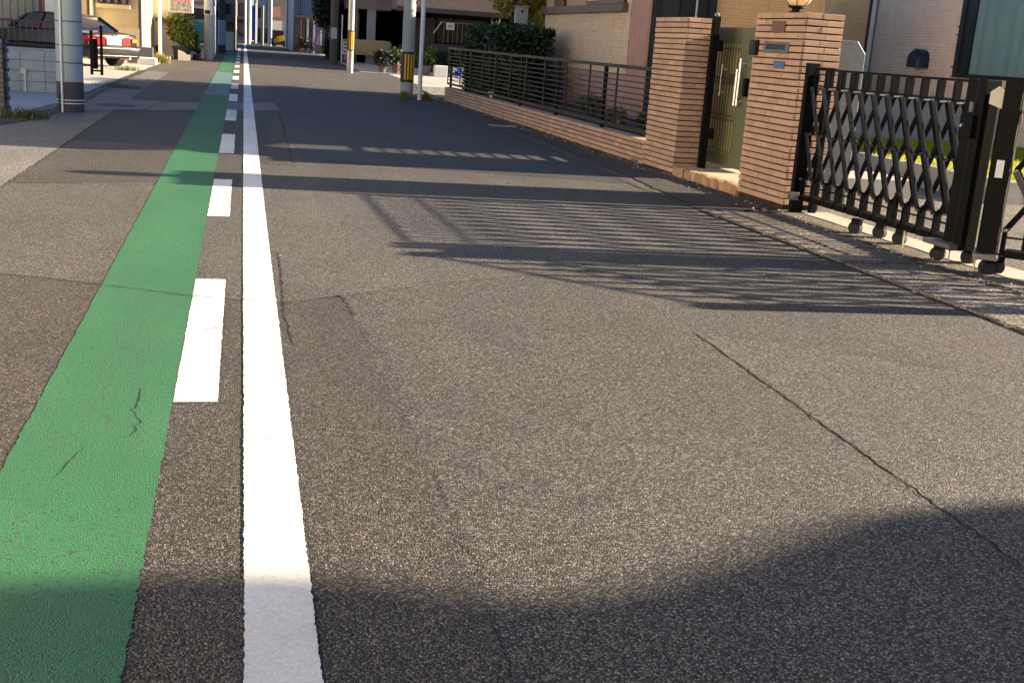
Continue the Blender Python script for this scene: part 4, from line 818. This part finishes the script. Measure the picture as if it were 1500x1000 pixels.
bn = thing('banner', 'tall royal blue banner at the far street end', 'banner', (.82,91,0)); MB().box(-.13,.13,-.01,.01,.3,2.8).build('cloth','royal_blue',bn); MB().tube([(.14,0,0),(.14,0,3)],.02,6).build('banner_pole','white_plastic',bn)
bn2 = thing('banner', 'slanting purple banner leaning by the blue metal house', 'banner', (4.0,69,0)); q = MB(); q.bar((0,0,.15),(.28,0,1.8),.16,.02,(1,0,0)); q.build('cloth','purple_cloth',bn2)
rs = thing('stop_sign', 'red triangular road sign between the postered and the blue grey pole', 'road sign', (-1.32,56.0,0)); MB().prism([(-.32,2.1),(.32,2.1),(0,1.55)],-.02,.0,'y').build('sign_plate','magenta',rs); MB().tube([(0,.03,0),(0,.03,2.3)],.035,8).build('post','white_plastic',rs); MB().box(-.16,.16,-.03,-.021,1.93,1.99).build('white_bar','plate_white',rs)
mc = thing('round_mirror', 'round traffic mirror on the far street end', 'mirror', (1.35,86,0)); MB().tube([(0,0,3.05),(0,-.06,3.05)],.3,20).build('mirror_face','white_plastic',mc,smooth=True); MB().tube([(0,.03,0),(0,.03,3.1)],.04,8).build('post','grey_metal',mc)
mo = thing('yellow_scooter', 'small yellow scooter parked before the dark garage', 'scooter', (2.55,88,0)); MB().loft([[(-.3,-.1,.25),(-.3,.1,.25),(-.3,.1,.55),(-.3,-.1,.55)],[(0,-.12,.3),(0,.12,.3),(0,.12,.75),(0,-.12,.75)],[(.45,-.1,.5),(.45,.1,.5),(.45,.1,.85),(.45,-.1,.85)]]).build('scooter_body','yellow_paint',mo,smooth=True)
for x in (-.3,.45): MB().tube([(x,-.05,.2),(x,.05,.2)],.2,14).build('wheel','rubber',mo,smooth=True)
for i,(x,y,h,lab) in enumerate([(3.4,71,.9,'dark potted shrubs before the blue metal house, left'),(3.75,71,.8,'dark potted shrub before the blue metal house, right'),(4.05,71,.6,'smallest dark shrub before the blue metal house')]):
    p_=thing('potted_plant',lab,'plant',(x,y,0)); MB().lathe([(.1,0),(.14,.25),(0,.25)],n=10).build('pot','grey_metal',p_); leaves((0,0,h*.65),(.2,.2,h*.4),300,.1,'dark_leaf',80+i,parent=p_,lumps=4)
struct(MB().box(.6,3.9,90,90.4,0,.10).build('far_kerb','pale_concrete')); struct(MB().box(.4,4.0,80,80.3,0,.05).build('far_kerb','pale_concrete'))
dt = thing('dark_tree', 'dark small-leaved tree leaning over the street before the blue metal house', 'tree', (3.95,57,0)); MB().tube([(0,0,0),(-.1,0,1),(.1,0,2.2),(0,0,4)],[.1,.08,.07,.04],8).build('trunk','bark',dt,smooth=True)
leaves((-.15,0,2.6),(.95,.9,1.35),6500,.12,'dark_leaf',90,'crown',dt,lumps=14); leaves((.1,0,.8),(.5,.4,.7),1800,.1,'dark_leaf',91,'crown',dt,lumps=5)
for k in range(4): MB().tube([(0,0,1.4+.3*k),(-.5+.3*k,0,2.1+.25*k),(-.8+.5*k,.1,2.6+.25*k)],[.04,.025,.01],6).build('limb','bark',dt)

# ------------------------------------------------------------------ right middle: garage building, barrier, pots
RB = thing('garage_building', 'mauve building on columns with a dark open ground floor', 'building')
MB().box(4.75,6.6,54.5,62,2.42,6.5).build('upper_wall','mauve_wall',RB); MB().box(6.6,20,52.4,62,2.5,6.5).build('upper_wall','mauve_wall',RB)
MB().box(6.58,20,51.9,52.39,2.42,2.62).build('eave_band','brown_trim',RB)
for x,d,m in ((5.55,.38,'terrace_concrete'),(4.9,.22,'mauve_wall'),(7.2,.2,'dark_wall')): MB().box(x,x+d,54.6,54.9,0,2.42).build('column',m,RB)
MB().box(4.6,20,58,58.2,0,2.6).build('back_wall','dark_wall',RB); MB().box(19.7,19.95,53.7,57.9,0,2.49).build('sun_block_wall','dark_wall',RB); MB().box(8.1,9.2,57.8,57.99,.9,2.3).build('shutter','mauve_wall',RB); MB().box(9.3,11.5,57.85,57.99,.9,2.4).build('window','dark_glass',RB); MB().box(10.9,11,52.6,52.8,0,2.5).build('column','brown_trim',RB); MB().box(5.0,5.25,55.2,55.4,1.1,2.2).build('hanging_panel','brown_trim',RB)  # wall at the right end added to keep sun off the back wall
MB().box(6.9,20,53.4,53.6,0,1.0).build('parapet','dark_wall',RB); MB().box(12.0,13.4,53.2,53.39,1.2,2.3).build('window','dark_glass',RB)
RR = thing('stair_railing', 'pale railing with upright bars on the dark garage building', 'railing', (7.5,47.5,0))
MB().box(.3,6.0,-.02,.02,1.98,2.03).build('top_rail','brown_trim',RR); q = MB(); q.bar((.3,0,2.0),(0,0,1.55),.03,.03,(0,1,0)); q.build('stair_rail','cream_wall',RR)
rb3 = MB().box(-.015,.015,-.015,.015,1.2,1.98).mesh('railing_bar','brown_trim')
for k in range(30): inst('railing_bar', rb3, RR, (.4+.19*k,0,0))
MB().box(0,6,.3,.5,0,1.15).build('stair_block','dark_wall',RR)
n1 = thing('number_sign', 'white board with the number 205 hanging on the stair railing', 'sign', (8.15,47.4,1.72)); MB().box(-.17,.17,0,.02,0,.27).build('board','plate_white',n1); text('205',.15,'text_black',n1,(0,-.004,.125),(R(90),0,0))
n2 = thing('blank_sign', 'small blank white board at the right of the stair railing', 'sign', (11.6,47.4,1.95)); MB().box(-.2,.2,0,.02,0,.12).build('board','plate_white',n2)
TB = thing('tan_barrier', 'tan covered barrier with a yellow and black striped edge between the poles', 'barrier', (4.35,54,0), -.05)
pr = [(0,.40),(-.04,.5),(-.06,.8),(-.04,1.0),(.0,1.06),(.2,1.06),(.24,.9),(.24,.45),(.2,.40)]
MB().loft([[(x,y,z) for y,z in pr] for x in (.35,.9,1.7,2.15)]+[[(2.25,y*.7+.03,.44+(z-.44)*.93) for y,z in pr]]).build('cover','tan_canvas',TB,smooth=True); MB().box(.36,2.1,-.03,.0,1.062,1.08).build('striped_edge','yellow_stripe',TB); MB().box(0,.06,-.05,.05,0,1.08).build('wooden_post','cream_wall',TB)
pn = MB().box(.07,.36,-.02,.0,.38,1.05).build('notice_board','white_plastic',TB); MB().box(.07,.36,-.03,-.021,.92,1.05).build('yellow_band','yellow_stripe',pn)
for k in range(3): q = MB(); q.bar((.10+.09*k,-.034,1.04),(.15+.09*k,-.034,.93),.006,.03,(0,1,0)); q.build('black_stripe','black_band',pn)
for z in (.82,.66,.5): MB().box(.11,.32,-.026,-.021,z-.03,z+.03).build('printed_line','text_black',pn)
MB().tube([(.12,-.1,.18),(.34,-.1,.18)],.18,16).build('wheel','mauve_wall',TB,smooth=True)
wst = thing('pipe_post', 'thin white stake behind the notice board of the tan barrier', 'post', (4.4,54.4,0)); MB().tube([(0,0,0),(0,0,2.1)],.03,8).build('pipe','white_plastic',wst)
struct(MB().poly([(4.15,42.5),(6.3,43.5),(7,54),(4.3,54)],.008).build('cobbled_verge','slab_concrete')); struct(MB().poly([(5.0,33.2),(14,34),(14,43),(5.1,42.2)],.006).build('pale_forecourt','pale_concrete'))
stuff(tag(MB().poly([(4.45,27.0),(12,27.0),(12,33.4),(4.75,33.0)],.014).build('gravel','gravel_mat'),'pale gravel plot beyond the end of the brick wall','gravel'))
potm = [MB().lathe([(.12,0),(.17,.3),(.19,.3),(.19,.34),(0,.34)],n=14).mesh('pot',m) for m in ('terracotta','brown_trim','mauve_wall')]
for i,(x,y,s_,lab) in enumerate([(5.55,43.6,.75,'round green plant in a terracotta pot, leftmost of the row behind the striped pole'),(5.0,43.3,.55,'low dark plant at the left end of the row of pots'),(6.7,43.8,.9,'plant in a pot just right of the white pipe post'),(7.3,44.1,.7,'small dark plant in the middle of the pot row'),(7.9,44.3,.65,'dark plant near the right end of the pot row'),(8.5,44.6,.9,'tallest dark plant at the right end of the pot row')]):
    p_=thing('potted_plant',lab,'plant',(x,y,0),0,'potted plants behind the pale forecourt'); inst('pot',potm[i%3],p_); leaves((0,0,.30+s_*.4),(s_*.75,s_*.6,s_*.55),1500,.12,'tree_leaf' if i<1 or i==2 else 'dark_leaf',100+i,parent=p_,lumps=6)
tub = thing('white_tub', 'white plastic tub among the pots right of the pipe post', 'tub', (7.1,42.9,0)); MB().box(-.25,.25,-.18,.18,0,.40).build('tub','white_plastic',tub,bevel=.03)
trp = thing('planter_trough', 'grey green planter trough at the right of the white tub', 'planter', (8.4,43.4,0)); MB().box(-.85,.7,-.2,.2,0,.36).build('trough','teal_wall',trp,bevel=.02); leaves((0,0,.42),(.8,.2,.1),260,.08,'tree_leaf',110,parent=trp,lumps=6)
bc = thing('blue_cover', 'crumpled blue sheet behind the far end of the fence', 'sheet', (6.55,36.0,0)); leaves((0,0,.35),(.06,.1,.14),24,.16,'royal_blue',111,'sheet_folds',bc,lumps=3,aspect=.9)
# fallen leaf on the line's edge and pebbles
fl = thing('fallen_leaf', 'tiny yellow leaf lying at the edge of the white line', 'leaf', (.215,6.95,.026)); q = MB(); q.add([(0,0,0),(.02,.008,.006),(.033,0,.001),(.02,-.008,.005)],[(0,1,2,3)]); q.build('leaf_blade','yellow_paint',fl)
pb = MB(); r5 = random.Random(12)
for i in range(420):
    if i < 300: uu = r5.uniform(9.3,26); x, y = gx(uu,-abs(r5.gauss(0,.12))-.03), uu
    else: uu = r5.uniform(4,9.3); x, y = gx(uu,r5.gauss(-.2,.1)), uu
    s_ = r5.uniform(.004,.014); pb.add([(x-s_,y,.012),(x,y-s_,.012),(x+s_,y,.012),(x,y+s_,.012),(x+s_*.2,y,.012+s_)],[(0,1,4),(1,2,4),(2,3,4),(3,0,4)])
stuff(tag(pb.build('pebbles','slab_concrete',fix=False),'scattered pebbles and grit along the gutter and wall foot','pebbles'))
